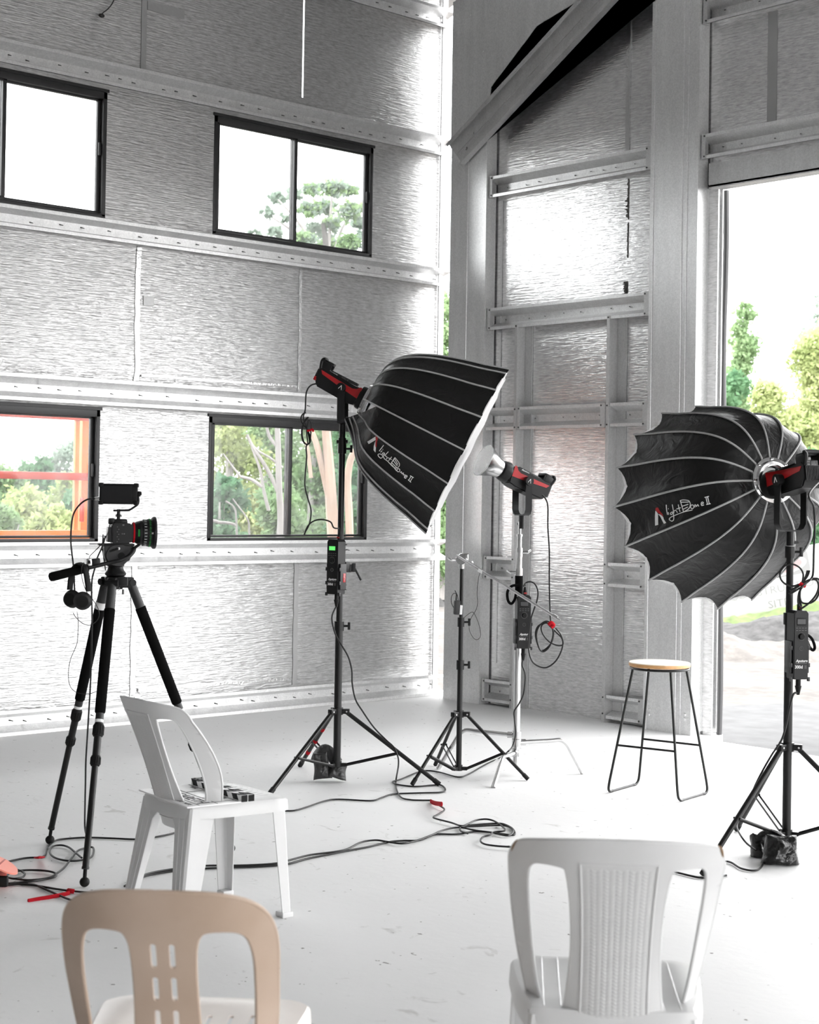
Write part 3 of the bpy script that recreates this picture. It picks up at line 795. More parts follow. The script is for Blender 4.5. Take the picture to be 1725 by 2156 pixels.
def gtree(name, label, x, d, top, wpx, leafm_, n, size, seed, low=0.15, bark='barkg', group=None, sq=1.0, blobs=9, taper=0.75, sparse=0.0):
    """a tree at pixel column x, distance d, crown top at pixel row top, crown width wpx"""
    rn = random.Random(seed * 7 + 1)
    b = P(x, 1060, d); zt = P(x, top, d).z; R = wpx * d / FPX / 2
    b = V((b.x, b.y, 0)); cr = []
    for i in range(blobs):
        f = low + (1 - low) * (i + 0.5) / blobs
        w = R * (1 - taper * max(0, f - 0.35) / 0.65)
        r = R * rn.uniform(0.38, 0.6) * (1 - 0.45 * max(0, f - 0.4))
        z = min(zt * f, zt - r * 0.7 * sq)
        ang = rn.uniform(0, 2 * PI); rad = w * rn.uniform(0.1, 0.6)
        cr.append((b + V((math.cos(ang) * rad, math.sin(ang) * rad, z)), r, sq))
    tr = [([b, b + V((rn.uniform(-.1, .1), rn.uniform(-.1, .1), zt * 0.4)), b + V((rn.uniform(-.2, .2), rn.uniform(-.2, .2), zt * 0.85))], zt * 0.022, zt * 0.006)]
    for c in cr[3::2]:
        tr.append(([b + V((0, 0, zt * 0.3)), (b + V((0, 0, zt * 0.3))).lerp(c[0], 0.5) + V((0, 0, 0.05 * zt)), c[0]], zt * 0.009, zt * 0.003))
    return tree(name, label, b, cr, leafm_, n, size, tr, bark, group, seed)
G1 = 'trees beyond the doorway'; G2 = 'trees beyond the side windows'
gtree('gum_tree', 'slender green tree rising highest beside the doorway jamb', 1556, 46, 640, 150, 'leaf', 6500, 0.13, 3, 0.05, group=G1, blobs=14, taper=0.8)
gtree('gum_tree', 'broad yellow-green tree at the far right beyond the doorway', 1715, 40, 690, 240, 'leafy', 7500, 0.12, 5, 0.1, group=G1, blobs=14)
gtree('gum_tree', 'low yellow-green tree above the lit dome in the doorway', 1630, 36, 800, 190, 'leafy', 5000, 0.12, 8, 0.1, group=G1, blobs=10, taper=0.5)
gtree('gum_tree', 'dark leafy tree low down between doorway jamb and large softbox', 1530, 42, 790, 170, 'leafd', 5500, 0.13, 9, 0.05, group=G1, blobs=10, taper=0.5)
gtree('shrub_tree', 'deep green shrub behind the site sign at the right edge', 1700, 30, 960, 260, 'leafd', 7500, 0.11, 12, 0.0, group=G1, blobs=14, taper=0.2)
gtree('gum_tree', 'thin pale tree fading into the sky above the yellow-green tree', 1700, 60, 625, 130, 'leafp', 500, 0.14, 15, 0.55, group=G1, blobs=10, taper=0.3)
# seen through the left low window: a hillside of bush
for i, (x, d, top, wd, lm, nn) in enumerate(((20, 34, 985, 150, 'leaf', 4200), (75, 36, 965, 120, 'leafd', 3600), (150, 33, 1000, 130, 'leafy', 3600), (60, 26, 1035, 170, 'leafy', 4200),
                                             (165, 24, 1040, 130, 'leafd', 3200), (110, 20, 1080, 170, 'leafy', 3600), (20, 22, 1075, 120, 'leaf', 3000))):
    gtree('bush_tree', ['pale green tree top at the left edge of the low left window', 'darker tree top left of centre behind the orange frame', 'yellowish tree near the orange post, far back', 'bright yellow-green bush under the orange mid rail',
                        'deep green bush beside the orange upright', 'near yellow bush low in the left window', 'mid green bush low at the left edge of the window'][i], x, d, top, wd, lm, nn, 0.10, 20 + i, 0.0, group=G2, blobs=9, taper=0.35)
gtree('bush_tree', 'pale grey bare-looking tree standing above the hillside bush', 125, 48, 935, 120, 'leafp', 900, 0.13, 31, 0.45, group=G2, blobs=12, taper=0.2)
# seen through the low centre window: dense scrub with pale gum trunks
for i, (x, d, top, wd, lm, nn) in enumerate(((480, 24, 800, 220, 'leafy', 5200), (560, 27, 780, 260, 'leaf', 6000), (660, 26, 800, 200, 'leaf', 5200), (745, 25, 790, 200, 'leafd', 5200), (470, 18, 1010, 180, 'leafd', 3400), (590, 17, 1030, 190, 'leaf', 3600),
                                             (740, 17, 985, 180, 'leafd', 3600), (930, 24, 620, 160, 'leaf', 5200))):
    gtree('scrub_tree', ['yellow-green tree filling the left of the centre low window', 'green tree behind the grey branching gum in the window', 'mid green tree behind the window mullion', 'dark tree behind the twin pale trunks',
                         'deep green scrub at the bottom left of the centre window', 'green scrub at the foot of the grey gum', 'dark scrub at the foot of the pale trunks', 'green tree seen through the slit beside the corner post'][i], x, d, top, wd, lm, nn, 0.085, 40 + i, 0.0, group=G2, blobs=12, taper=0.15)
def px3(pts, d): return [P(x, y, d) for x, y in pts]
def gum(label, d, stems, bark, base, seed):
    tr = [(px3(s, d), a * d / FPX, b * d / FPX) for s, a, b in stems]
    return tree('gum_tree', label, FL(*base) if False else V((P(base[0], base[1], d).x, P(base[0], base[1], d).y, 0)), [], 'leaf', 0, 0.1, tr, bark, None, seed)
g_ = gum('pink-barked forked gum trunk in the right pane of the low window', 14.5,
    [([(722, 1420), (714, 1250), (702, 1120), (694, 1000), (689, 930), (683, 860)], 17, 8), ([(692, 1040), (678, 980), (668, 940), (655, 905), (640, 880)], 8, 5),
     ([(726, 1400), (722, 1180), (703, 1080)], 9, 8), ([(742, 1420), (736, 1110), (732, 1020), (738, 970), (752, 945), (775, 925)], 9, 6), ([(655, 1006), (650, 960), (645, 930)], 4, 4)], 'bark', (715, 1500), 61)
g_ = gum('grey branching gum tree in the left pane of the low window', 15.5,
    [([(592, 1400), (592, 1120), (588, 1030), (586, 950), (584, 900), (580, 850)], 8, 5), ([(588, 1040), (572, 1005), (552, 970), (535, 945), (520, 915)], 5, 3), ([(595, 985), (570, 965), (545, 950), (525, 930)], 3, 2),
     ([(566, 1075), (555, 1030), (548, 990), (530, 940)], 4, 2.5), ([(552, 1025), (530, 1010), (508, 1004)], 4, 3), ([(508, 1005), (488, 980), (470, 955)], 2.5, 1.5), ([(584, 940), (568, 920), (560, 890)], 4, 3)], 'barkg', (592, 1500), 62)
g_ = gum('low grey branches at the bottom of the left pane of the low window', 13.0,
    [([(425, 1450), (430, 1200), (440, 1105), (465, 1100), (490, 1103), (498, 1107)], 4, 3), ([(505, 1420), (500, 1200), (498, 1105), (494, 1070), (475, 1055)], 2.5, 2), ([(535, 1420), (530, 1220), (525, 1120), (522, 1095), (505, 1070), (490, 1050)], 2.5, 1.5)], 'barkg', (480, 1400), 63)
# tall gum crown in the upper window
rn = random.Random(77)
cr = []
for (x, y, r) in ((585, 420, 22), (562, 450, 16), (620, 410, 20), (655, 400, 22), (700, 395, 26), (735, 400, 20), (655, 440, 26), (690, 435, 22), (740, 445, 28), (660, 485, 30), (700, 470, 22), (755, 470, 22), (640, 505, 26), (690, 515, 30), (740, 510, 24), (770, 500, 22), (500, 500, 18), (540, 495, 18), (580, 490, 20), (600, 455, 14)):
    cr.append((P(x, y, 26 + rn.uniform(-1.5, 1.5)), r * 26 / FPX, 0.8))
b_ = P(700, 1060, 26); b0 = V((b_.x, b_.y, 0))
tr = [([b0, b0 + V((0, 0, 2.5)), P(690, 560, 26), P(680, 470, 26)], 0.13, 0.03)]
for (x, y) in ((585, 420), (700, 400), (745, 440), (640, 500), (560, 450)): tr.append(([P(690, 580, 26), P((690 + x) / 2, (560 + y) / 2 - 10, 26), P(x, y, 26)], 0.04, 0.012))
tree('gum_tree', 'tall open-crowned gum seen through the upper right window', b0, cr, 'leafp', 1700, 0.085, tr, 'barkg', G2, 70)
tree('gum_tree', 'greener gum crown in the right pane of the upper window', b0 + V((0.6, 0.5, 0)), cr[3:8] + cr[8:16:2] + cr[13:15], 'leaf', 1100, 0.08, tr[:1], 'barkg', G2, 71)

# the orange steel lift cage outside the left window
oc = PX(100, 1060, -10.6)
og = thing('lift_cage', 'orange steel lift cage parked outside the low left window', 'machine', V((oc.x, oc.y, -0.07)))
def obar(name, a, b, w_, d_, mt='orange'):
    bm = NB(); A, B = V(a), V(b); dr = (B - A).normalized()
    up = V((0, 0, 1)) if abs(dr.z) < 0.9 else V((0, 1, 0))
    box(bm, (0, 0, 0), ((B - A).length, w_, d_), frame((A + B) / 2, dr, z=up.cross(dr).cross(dr) * -1), 0.006)
    return obj(name, bm, M[mt], og)
def OX(x, y, X=-10.6): return PX(x, y, X)
z_mid0, z_bot0, z_top = OX(100, 1002).z, OX(100, 1127).z, OX(100, 872).z
ya, yb = OX(-80, 1000).y, OX(198, 1000).y
obar('rail', (-10.6, ya, z_mid0), (-10.6, yb, z_mid0), 0.05, 0.055, 'orangered')
obar('rail', (-10.6, ya, z_bot0), (-10.6, yb, z_bot0), 0.05, 0.075)
obar('rail', (-10.6, ya, z_bot0 - 0.085), (-10.6, yb, z_bot0 - 0.085), 0.05, 0.05, 'orangered')
obar('rail', (-10.6, ya, z_top - 0.01), (-10.6, yb, z_top - 0.01), 0.05, 0.05, 'orangered')
yp = OX(163, 1000).y; yq = OX(188, 1000).y
obar('upright', (-10.62, yp, -0.06), (-10.62, yp, z_top), 0.035, 0.035)
obar('upright', (-10.68, yq, -0.06), (-10.68, yq, z_top), 0.06, 0.07)
obar('upright', (-10.6, ya, -0.06), (-10.6, ya, z_top), 0.06, 0.06)
obar('gusset', (-10.56, yp + 0.02, z_bot0 + 0.10), (-10.56, yp + 0.02, z_bot0 + 0.28), 0.04, 0.02, 'orangered')

obar('reflected_box', (-12.4, 2.35, 1.97), (-12.4, 3.45, 1.97), 0.42, 0.5, 'orangered')  # unseen orange box, added so the end wall foil reflects it
obar('boom', (-12.4, 3.0, 0.0), (-12.4, 3.0, 1.8), 0.2, 0.2); obar('boom', (-12.4, 3.0, 0.4), (-10.6, 4.4, 0.4), 0.15, 0.15)  # unseen posts, made up to join the added box to the cage

bm = NB(); tube(bm, crom([PX(x, y, -9.03) for x, y in ((242, -6), (236, 8), (226, 20), (217, 27), (213, 33))], 5), 0.004, 6); sphere(bm, PX(214, 33, -9.03), 0.016, s=(1, 1.3, 0.8))
solo('hanging_wire', bm, M['darkgrey'], 'short hanging wire with a clip high on the left wall', 'wire')
# ================================================================== LIGHT STANDS
def U(p, z): return V((p[0], p[1], z))
def light_stand(label, c, feet, zc, zb, t, poles, rleg=0.011, red=(), tip=0.0, knobs=()):
    """black folding stand: pole sections, collar, base bracket, three legs each with its brace"""
    s = thing('light_stand', label, 'stand', U(c, 0))
    for i, (z0, z1, r) in enumerate(poles):
        bm = NB(); cyl(bm, U(c, z0), U(c, z1), r, 16)
        if i < len(poles) - 1:
            cyl(bm, U(c, z1 - 0.05), U(c, z1), r + 0.006, 16)
        pl = obj('pole', bm, M['blackmetal'], s)
        if i < len(poles) - 1:
            bm = NB(); k = CAMX
            p = U(c, z1 - 0.025); cyl(bm, p + k * r, p + k * (r + 0.03), 0.006, 8); box(bm, (0, 0, 0), (0.014, 0.012, 0.04), frame(p + k * (r + 0.032), k, z=(0, 0, 1)), 0.003)
            obj('clamp_knob', bm, M['blackmetal'], s)
    r0 = poles[0][2]
    bm = NB(); cyl(bm, U(c, zc - 0.018), U(c, zc + 0.018), r0 + 0.009, 16)
    for f in feet:
        d = V((f.x - c[0], f.y - c[1], 0)).normalized(); p = U(c, zc) + d * (r0 + 0.018)
        box(bm, (0, 0, 0), (0.05, 0.028, 0.026), frame(p, d, z=(0, 0, 1)), 0.003)
        q = d.cross(V((0, 0, 1))); cyl(bm, p + d * 0.012 - q * 0.018, p + d * 0.012 + q * 0.018, 0.0045, 8, mi=1)
    obj('collar', bm, [M['blackmetal'], M['satin']], s)
    bm = NB(); cyl(bm, U(c, zb - 0.008), U(c, zb + 0.022), r0 + 0.006, 16)
    for f in feet:
        d = V((f.x - c[0], f.y - c[1], 0)).normalized(); p = U(c, zb + 0.004) + d * (r0 + 0.014)
        box(bm, (0, 0, 0), (0.036, 0.022, 0.018), frame(p, d, z=(0, 0, 1)), 0.002)
    obj('base_bracket', bm, M['blackmetal'], s)
    for i, f in enumerate(feet):
        d = V((f.x - c[0], f.y - c[1], 0)).normalized(); a = U(c, zc - 0.004) + d * (r0 + 0.026); b = V(f) + V((0, 0, 0.010))
        dr = (b - a).normalized()
        bm = NB(); tube(bm, [a, b], rleg, 10)
        if i in red:
            for q in (0.30, 0.52, 0.72): tube(bm, [a.lerp(b, q), a.lerp(b, q + 0.05)], rleg + 0.0012, 10, mi=1)
        lg = obj('leg', bm, [M['blackmetal'], M['redtie']], s)
        bm = NB(); tube(bm, [b - dr * 0.035, b + dr * 0.003], rleg + 0.0022, 10); obj('foot_cap', bm, M['rubber'], lg)
        m = a.lerp(b, t); n0 = U(c, zb + 0.004) + d * (r0 + 0.028); sd = d.cross(V((0, 0, 1)))
        bm = NB()
        for k in (-1, 1):
            A, B = n0 + sd * 0.012 * k, m + sd * 0.012 * k
            tube(bm, [A, B], 0.0065, 6, flat=0.4)
        cyl(bm, m - sd * 0.018, m + sd * 0.018, 0.005, 8)
        obj('brace', bm, M['blackmetal'], lg)
    return s
def P2(x, y, d): p = P(x, y, d); return (p.x, p.y)
LF = [FL(568, 1675), FL(925, 1655), FL(632, 1615)]; LC = (sum(f.x for f in LF) / 3, sum(f.y for f in LF) / 3)
LD = DEP(U(LC, 0))
def zat(c, y):
    """height at which image row y meets the vertical line over c"""
    d = DEP(U(c, 1)); r = c2w(0, 0, 0); lo, hi = -0.5, 4
    for _ in range(40):
        m = (lo + hi) / 2; q = U(c, m) - EYE
        yy = PPY + FPX * q.dot(CAMY) / q.dot(CAMZ)
        if yy > y: lo = m
        else: hi = m
    return (lo + hi) / 2
lstand = light_stand('black light stand carrying the large tilted softbox, grey sandbag at its foot', LC, LF, zat(LC, 1497), zat(LC, 1611), 0.57,
    [(zat(LC, 1612), zat(LC, 1308), 0.0200), (zat(LC, 1309), zat(LC, 935), 0.0165), (zat(LC, 936), zat(LC, 878), 0.0125)], 0.0115, red=(2,))
MF = [FL(868.5, 1654.7), FL(1111.6, 1644), FL(917, 1613)]; MC = (sum(f.x for f in MF) / 3, sum(f.y for f in MF) / 3)
mstand = light_stand('black light stand carrying the chrome boom arm near the corner post', MC, MF, zat(MC, 1503), zat(MC, 1619), 0.60,
    [(zat(MC, 1622), zat(MC, 1390), 0.0150), (zat(MC, 1391), zat(MC, 1300), 0.0128), (zat(MC, 1301), zat(MC, 1195), 0.0105)], 0.0095)
RF = [FL(1480, 1845), FL(1552, 1750), V((-3.53, 6.07, 0))]; RC = (-3.998, 5.834)
rstand = light_stand('black light stand under the large round softbox in the doorway', RC, RF, zat(RC, 1572), zat(RC, 1756), 0.57,
    [(zat(RC, 1762), zat(RC, 1290), 0.0190), (zat(RC, 1291), zat(RC, 1150), 0.0155), (zat(RC, 1151), zat(RC, 1118), 0.012)], 0.0115)
bm = NB(); p = U(LC, zat(LC, 930))
for k in (-1, 1): cyl(bm, p + CAMX * 0.012 * k, p + CAMX * 0.030 * k, 0.010, 10)
cyl(bm, p - V((0, 0, 0.03)), p + V((0, 0, 0.02)), 0.021, 14); obj('spigot_clamp', bm, M['blackmetal'], lstand)
bm = NB(); p = U(RC, zat(RC, 1150)); cyl(bm, p - V((0, 0, 0.002)), p + V((0, 0, 0.002)), 0.0172, 14); obj('white_ring', bm, M['whiteink'], rstand)

# ================================================================== LAMP HEADS
def lamp(label, pivot, a, reflector=False, collar='black', yoke_drop=0.185, yw=0.074, ylen=0.0):
    a = V(a).normalized(); up = V((0, 0, 1)); sd = a.cross(up).normalized()     # sd: right-hand side looking along the beam
    upl = sd.cross(a)
    F = frame(pivot, a, z=upl)                                                    # x beam, y left, z up
    t = thing('studio_lamp', label, 'lamp', V(pivot) - V((0, 0, yoke_drop + 0.01)))
    W = 0.052
    prof = [(-0.152, -0.015), (-0.128, -0.052), (0.055, -0.060), (0.098, -0.052), (0.105, 0.0), (0.098, 0.046), (0.06, 0.040), (-0.09, 0.050), (-0.135, 0.056), (-0.152, 0.045)]
    Fy = frame(F @ V((0, 0, 0)), a, z=-(F.to_3x3() @ V((0, 1, 0))))              # draw x,z ; extrude across
    bm = NB(); prism(bm, prof, 2 * W, Fy, z0=-W)
    es = [e for e in bm.edges if len(e.link_faces) == 2 and e.calc_face_angle(0) > 0.6]
    bmesh.ops.bevel(bm, geom=es, offset=0.006, segments=2, affect='EDGES')
    body = obj('body', bm, M['black'], t)
    for k in (-1, 1):
        bm = NB()
        st = [(-0.138, 0.036), (0.052, 0.022), (0.074, 0.030), (0.090, 0.048), (0.101, 0.046), (0.096, -0.014), (0.060, -0.010), (-0.04, 0.004), (-0.125, 0.018)]
        prism(bm, st, 0.0016, Fy, z0=(W + 0.0002) if k > 0 else (-W - 0.0018)); obj('red_stripe', bm, M['red'], t, label='red painted stripe')
    bm = NB(); box(bm, (-0.03, 0, 0.051), (0.185, 0.062, 0.016), F, 0.004); obj('top_rail', bm, M['darkgrey'], t)
    for k in (-1, 1):
        TM = frame(F @ V((-0.105 if k < 0 else 0.045, 0.0312 * k, 0.0445)), a * (-k), z=F.to_3x3() @ V((0, k, 0)))
        bm = text_bm('Aputure', 0.0150, TM, 0.0006, shear=0.25, bold=0.0004); obj('lettering', bm, M['whiteink'], t, smooth=False)
        TM = frame(F @ V(((-0.105 if k < 0 else 0.045) - k * 0.074, 0.0312 * k, 0.0445)), a * (-k), z=F.to_3x3() @ V((0, k, 0)))
        bm = text_bm('300d II', 0.0150, TM, 0.0006, bold=0.0002); obj('lettering', bm, M['greyink'], t, smooth=False)
    if reflector: rr = ((0.100, 0.056), (0.148, 0.054))
    else: rr = ((0.098, 0.061), (0.142, 0.060))
    bm = NB()
    Fa = frame(F @ V((0, 0, 0)), F.to_3x3() @ V((0, 1, 0)), z=a)
    lathe(bm, [(0.045, 0.095), (rr[0][1], rr[0][0]), (rr[0][1] + 0.003, 0.112), (rr[1][1], rr[1][0] - 0.004), (0.048, rr[1][0])], Fa, 28)
    obj('front_ring', bm, M['black'], t)
    # rear handle
    bm = NB(); h = [F @ V(p) for p in ((-0.146, -0.036, 0.03), (-0.160, -0.036, 0.072), (-0.150, -0.036, 0.088), (-0.112, -0.036, 0.094), (-0.092, -0.036, 0.080))]
    pts = [F @ V((-0.146, -0.040, 0.04)), F @ V((-0.158, -0.040, 0.080)), F @ V((-0.150, -0.036, 0.094)), F @ V((-0.150, 0.036, 0.094)), F @ V((-0.158, 0.040, 0.080)), F @ V((-0.146, 0.040, 0.04))]
    tube(bm, crom(pts, 5), 0.010, 8)
    for k in (-1, 1): box(bm, (-0.125, 0.040 * k, 0.066), (0.055, 0.016, 0.040), F, 0.006)
    box(bm, (-0.120, 0, 0.088), (0.05, 0.082, 0.014), F, 0.005)
    obj('rear_handle', bm, M['black'], t)
    bm = NB()
    for i in range(12): box(bm, (-0.153, -0.044 + i * 0.008, 0.005), (0.010, 0.0030, 0.062), F)
    obj('cooling_fins', bm, M['darkgrey'], t)
    bm = NB(); box(bm, (-0.1535, 0.012, 0.046), (0.010, 0.062, 0.024), F, 0.001)
    obj('rating_plate', bm, M['black'], t)
    bm = NB()
    for (yy, zz, w_, h_) in ((0.030, 0.051, 0.016, 0.007), (0.006, 0.051, 0.022, 0.003), (0.006, 0.046, 0.022, 0.003), (0.030, 0.040, 0.014, 0.008), (0.004, 0.040, 0.026, 0.007)):
        box(bm, (-0.1588, yy, zz), (0.0006, w_, h_), F)
    obj('plate_print', bm, M['greyink'], t, smooth=False)
    bm = NB(); box(bm, (-0.150, -0.040, -0.018), (0.016, 0.022, 0.022), F, 0.004); obj('power_socket', bm, M['red'], t, label='red cable socket')
    for k in (-1, 1):
        bm = NB(); c = F @ V((0, k * (W + 0.002), 0)); e = F @ V((0, k * (yw + 0.012), 0)); cyl(bm, c, e, 0.0245, 24); kn = obj('pivot_knob', bm, M['black'], t)
        bm = NB(); e2 = F @ V((0, k * (yw + 0.0128), 0)); ax = a * (-k)
        q = frame(e2, ax, z=F.to_3x3() @ V((0, k, 0)))
        for pl in ([(-0.009, -0.011), (-0.001, 0.010)], [(-0.001, 0.012), (0.004, 0.0), (0.009, -0.011)]):
            tube(bm, [q @ V((x, y, 0)) for x, y in pl], 0.0016, 6)
        obj('knob_logo', bm, M['whiteink'], kn, smooth=False)
    # yoke
    bm = NB(); sdw = V((sd.x, sd.y, 0)).normalized(); fw = V((a.x, a.y, 0)).normalized(); pv = V(pivot)
    path = [pv - sdw * yw + V((0, 0, 0.012)), pv - sdw * yw - V((0, 0, yoke_drop - 0.03)), pv - sdw * (yw - 0.012) - V((0, 0, yoke_drop - 0.008)), pv - sdw * (yw - 0.03) - V((0, 0, yoke_drop)),
            pv + sdw * (yw - 0.03) - V((0, 0, yoke_drop)), pv + sdw * (yw - 0.012) - V((0, 0, yoke_drop - 0.008)), pv + sdw * yw - V((0, 0, yoke_drop - 0.03)), pv + sdw * yw + V((0, 0, 0.012))]
    hw = 0.019
    prev = None
    for i, p in enumerate(path):
        tg = (path[min(i + 1, 7)] - path[max(i - 1, 0)]).normalized(); n = tg.cross(fw).normalized()
        ring = [bm.verts.new(p + fw * x + n * y) for x, y in ((-hw, -0.003), (hw, -0.003), (hw, 0.003), (-hw, 0.003))]
        if prev:
            for j in range(4): bm.faces.new((prev[j], prev[(j + 1) % 4], ring[(j + 1) % 4], ring[j]))
        else: bm.faces.new(ring[::-1])
        prev = ring
    bm.faces.new(prev)
    yk = obj('yoke', bm, M['black'], t)
    bm = NB(); q = pv - V((0, 0, yoke_drop)); cyl(bm, q, q - V((0, 0, 0.075)), 0.016, 14); cyl(bm, q - V((0, 0, 0.05)) + sdw * 0.012, q - V((0, 0, 0.05)) + sdw * 0.04, 0.007, 8)
    obj('spigot_socket', bm, M['black'], yk)
    bm = NB(); k = -1
    tube(bm, [pv + sdw * yw * -1 + V((0, 0, -0.05)) + fw * 0.0, pv - sdw * (yw - 0.03) + V((0, 0, -0.075))], 0.006, 8); obj('lock_lever', bm, M['black'], yk)
    if reflector:
        bm = NB()
        lathe(bm, [(0.046, 0.150), (0.052, 0.165), (0.058, 0.190), (0.089, 0.262), (0.092, 0.264), (0.092, 0.268), (0.088, 0.268)], Fa, 48, close=False)
        lathe(bm, [(0.088, 0.268), (0.070, 0.225), (0.050, 0.175), (0.03, 0.160), (0.001, 0.158)], Fa, 48, mi=1, close=False)
        obj('reflector', bm, [M['steelcone'], M['refl']], t)
        bm = NB(); sphere(bm, F @ V((0.165, 0, 0)), 0.014); obj('bulb', bm, M['yellow'], t)
    return t, F
def refl():
    m, nt, b, N, L = _nt('dimpled_reflector')
    b.inputs['Base Color'].default_value = (0.85, 0.85, 0.85, 1); b.inputs['Metallic'].default_value = 0.6; b.inputs['Roughness'].default_value = 0.35
    tc = N.new('ShaderNodeTexCoord'); vo = N.new('ShaderNodeTexVoronoi'); vo.inputs['Scale'].default_value = 160
    bp = N.new('ShaderNodeBump'); bp.inputs['Strength'].default_value = 0.8; bp.inputs['Distance'].default_value = 0.004
    L.new(tc.outputs['Object'], vo.inputs['Vector']); L.new(vo.outputs['Distance'], bp.inputs['Height']); L.new(bp.outputs['Normal'], b.inputs['Normal'])
    return m
M['refl'] = refl()
M['steelcone'] = mat('spun_aluminium', (0.42, 0.42, 0.42), 0.22, 1.0)
lp = U(LC, zat(LC, 818))
la = c2w(0.885, 0.455, -0.10)
llamp, LFm = lamp('black and red lamp head on the stand by the window, driving the tilted softbox', lp, la)
CC = P2(1087, 1620, 8.83)
mp_ = U(CC, zat(CC, 1013)) + CAMX * 0.010
ma = c2w(-0.225, -0.117, -0.105)
mlamp, MFm = lamp('grey and red lamp with a silver cone reflector on the chrome stand', mp_, ma, reflector=True)
rp = U(RC, zat(RC, 1011))
ra = c2w(-0.28, 0.109, 0.58)
rlamp, RFm = lamp('black and red lamp head at the right edge, behind the round softbox', rp, ra, yoke_drop=0.215, yw=0.070)

# ================================================================== SOFTBOXES
from mathutils.bvhtree import BVHTree
def dome(label, apex, face, R, loose=(), loose_at=None, gap=None, seed=0, scal=0.085):
    apex, face = V(apex), V(face); a = (face - apex).normalized(); L = (face - apex).length; r0 = 0.094
    e1 = (-CAMY - a * (-CAMY).dot(a)).normalized(); e2 = a.cross(e1).normalized()
    if e2.dot(CAMX) > 0: e2 = -e2                       # ribs run from the top over the left side down
    if seed == 1 : pass
    N_ = 16
    def std(k, t):
        th = 2 * PI * k / N_
        s = L * t ** 2.2; r = r0 + (R - r0) * t ** 0.62 + 0.012 * max(0, t - 0.9) * 10
        return apex + a * s + (e1 * math.cos(th) + e2 * math.sin(th)) * r
    def ribp(k, t):
        k = k % N_; p = std(k, t)
        if k in loose:
            s0, r_, th_ = loose_at[k]
            th = 2 * PI * th_ / N_
            q = apex + a * s0 + (e1 * math.cos(th) + e2 * math.sin(th)) * r_
            w_ = min(1, t / 0.62); w_ = w_ * w_ * (3 - 2 * w_)
            q2 = q + (std(k, 0.62) - q) * (t / 0.62)
            return q2.lerp(p, w_)
        return p
    t_ = thing('softbox', label, 'softbox', apex)
    bm = NB(); nf, nt2 = 8, 18
    for k in range(N_):
        grid = []
        for j in range(nt2 + 1):
            t = (j / nt2)
            row = []
            for i in range(nf + 1):
                f = i / nf
                tA = max(t, gap[1]) if gap and k == gap[0] else t
                A, B = ribp(k, tA), ribp(k + 1, t)
                p = A.lerp(B, f)
                g = 4 * f * (1 - f)
                c = apex + a * (p - apex).dot(a); rad = p - c
                p = c + rad * (1 - g * (0.008 + 0.055 * t * t))
                p -= a * L * g * scal * t ** 5
                if 0 < i < nf: p += rad.normalized() * noise.noise(V((k * 3.1 + f * 2, t * 14 + f * 5, seed))) * 0.006 * (1 - abs(2 * f - 1))
                row.append(p)
            grid.append(row)
        ins = [[(p - (p - (apex + a * (p - apex).dot(a))).normalized() * 0.005) - a * 0.0 for p in row] for row in grid]
        VO = [[bm.verts.new(p) for p in row] for row in grid]; VI = [[bm.verts.new(p) for p in row] for row in ins]
        for j in range(nt2):
            for i in range(nf):
                q1 = (VO[j][i], VO[j][i + 1], VO[j + 1][i + 1], VO[j + 1][i]); q2 = (VI[j][i], VI[j + 1][i], VI[j + 1][i + 1], VI[j][i + 1])
                bm.faces.new(q1); f = bm.faces.new(q2); f.material_index = 1
        for i in range(nf):
            bm.faces.new((VO[nt2][i], VO[nt2][i + 1], VI[nt2][i + 1], VI[nt2][i]))
            bm.faces.new((VI[0][i], VI[0][i + 1], VO[0][i + 1], VO[0][i]))
    bmesh.ops.remove_doubles(bm, verts=bm.verts, dist=1e-4)
    shell_polys = BVHTree.FromBMesh(bm)
    obj('shell', bm, [M['nylon'], M['fabin']], t_, recalc=False, angle=50)
    for k in range(N_):
        pts = []
        for j in range(27):
            t = j / 26; p = ribp(k, t); c = apex + a * (p - apex).dot(a)
            pts.append(p + (p - c).normalized() * 0.003)
        bm = NB(); tube(bm, pts, 0.0048, 6); obj('rib', bm, M['ribtape'], t_)
    bm = NB(); F = frame(apex, e1, z=a)
    lathe(bm, [(0.062, -0.016), (0.074, -0.024), (0.082, -0.024), (0.088, -0.014), (0.102, -0.010), (0.106, 0.0), (0.100, 0.010), (0.062, 0.012)], F, 40, close=False)
    for i in range(8):
        th = PI * i / 4; box(bm, (0.094 * math.cos(th), 0.094 * math.sin(th), -0.014), (0.010, 0.012, 0.010), F, 0.001)
    obj('speed_ring', bm, M['chrome'], t_)
    bm = NB(); ring = []
    for k in range(N_ * 2):
        p = ribp(k // 2, 1.0) if k % 2 == 0 else ribp(k // 2, 1.0).lerp(ribp(k // 2 + 1, 1.0), 0.5)
        c = apex + a * (p - apex).dot(a); p = c + (p - c) * (0.972 if k % 2 == 0 else 0.955)
        ring.append(p - a * (0.004 if k % 2 == 0 else 0.004 + L * scal))
    ce = face - a * 0.06
    A = [bm.verts.new(p) for p in ring]; B = [bm.verts.new(p + a * 0.004) for p in ring]
    ca, cb = bm.verts.new(ce), bm.verts.new(ce + a * 0.004)
    for i in range(len(A)):
        j = (i + 1) % len(A)
        bm.faces.new((A[j], A[i], ca)); bm.faces.new((B[i], B[j], cb)); bm.faces.new((A[i], A[j], B[j], B[i]))
    obj('diffuser', bm, M['diffuser'], t_)
    return t_, shell_polys
def onto(bvh, x, y, lift=0.0025):
    d = ray(x, y).normalized(); h, n, i, ds = bvh.ray_cast(EYE, d)
    if h is None: return None
    return h - d * lift
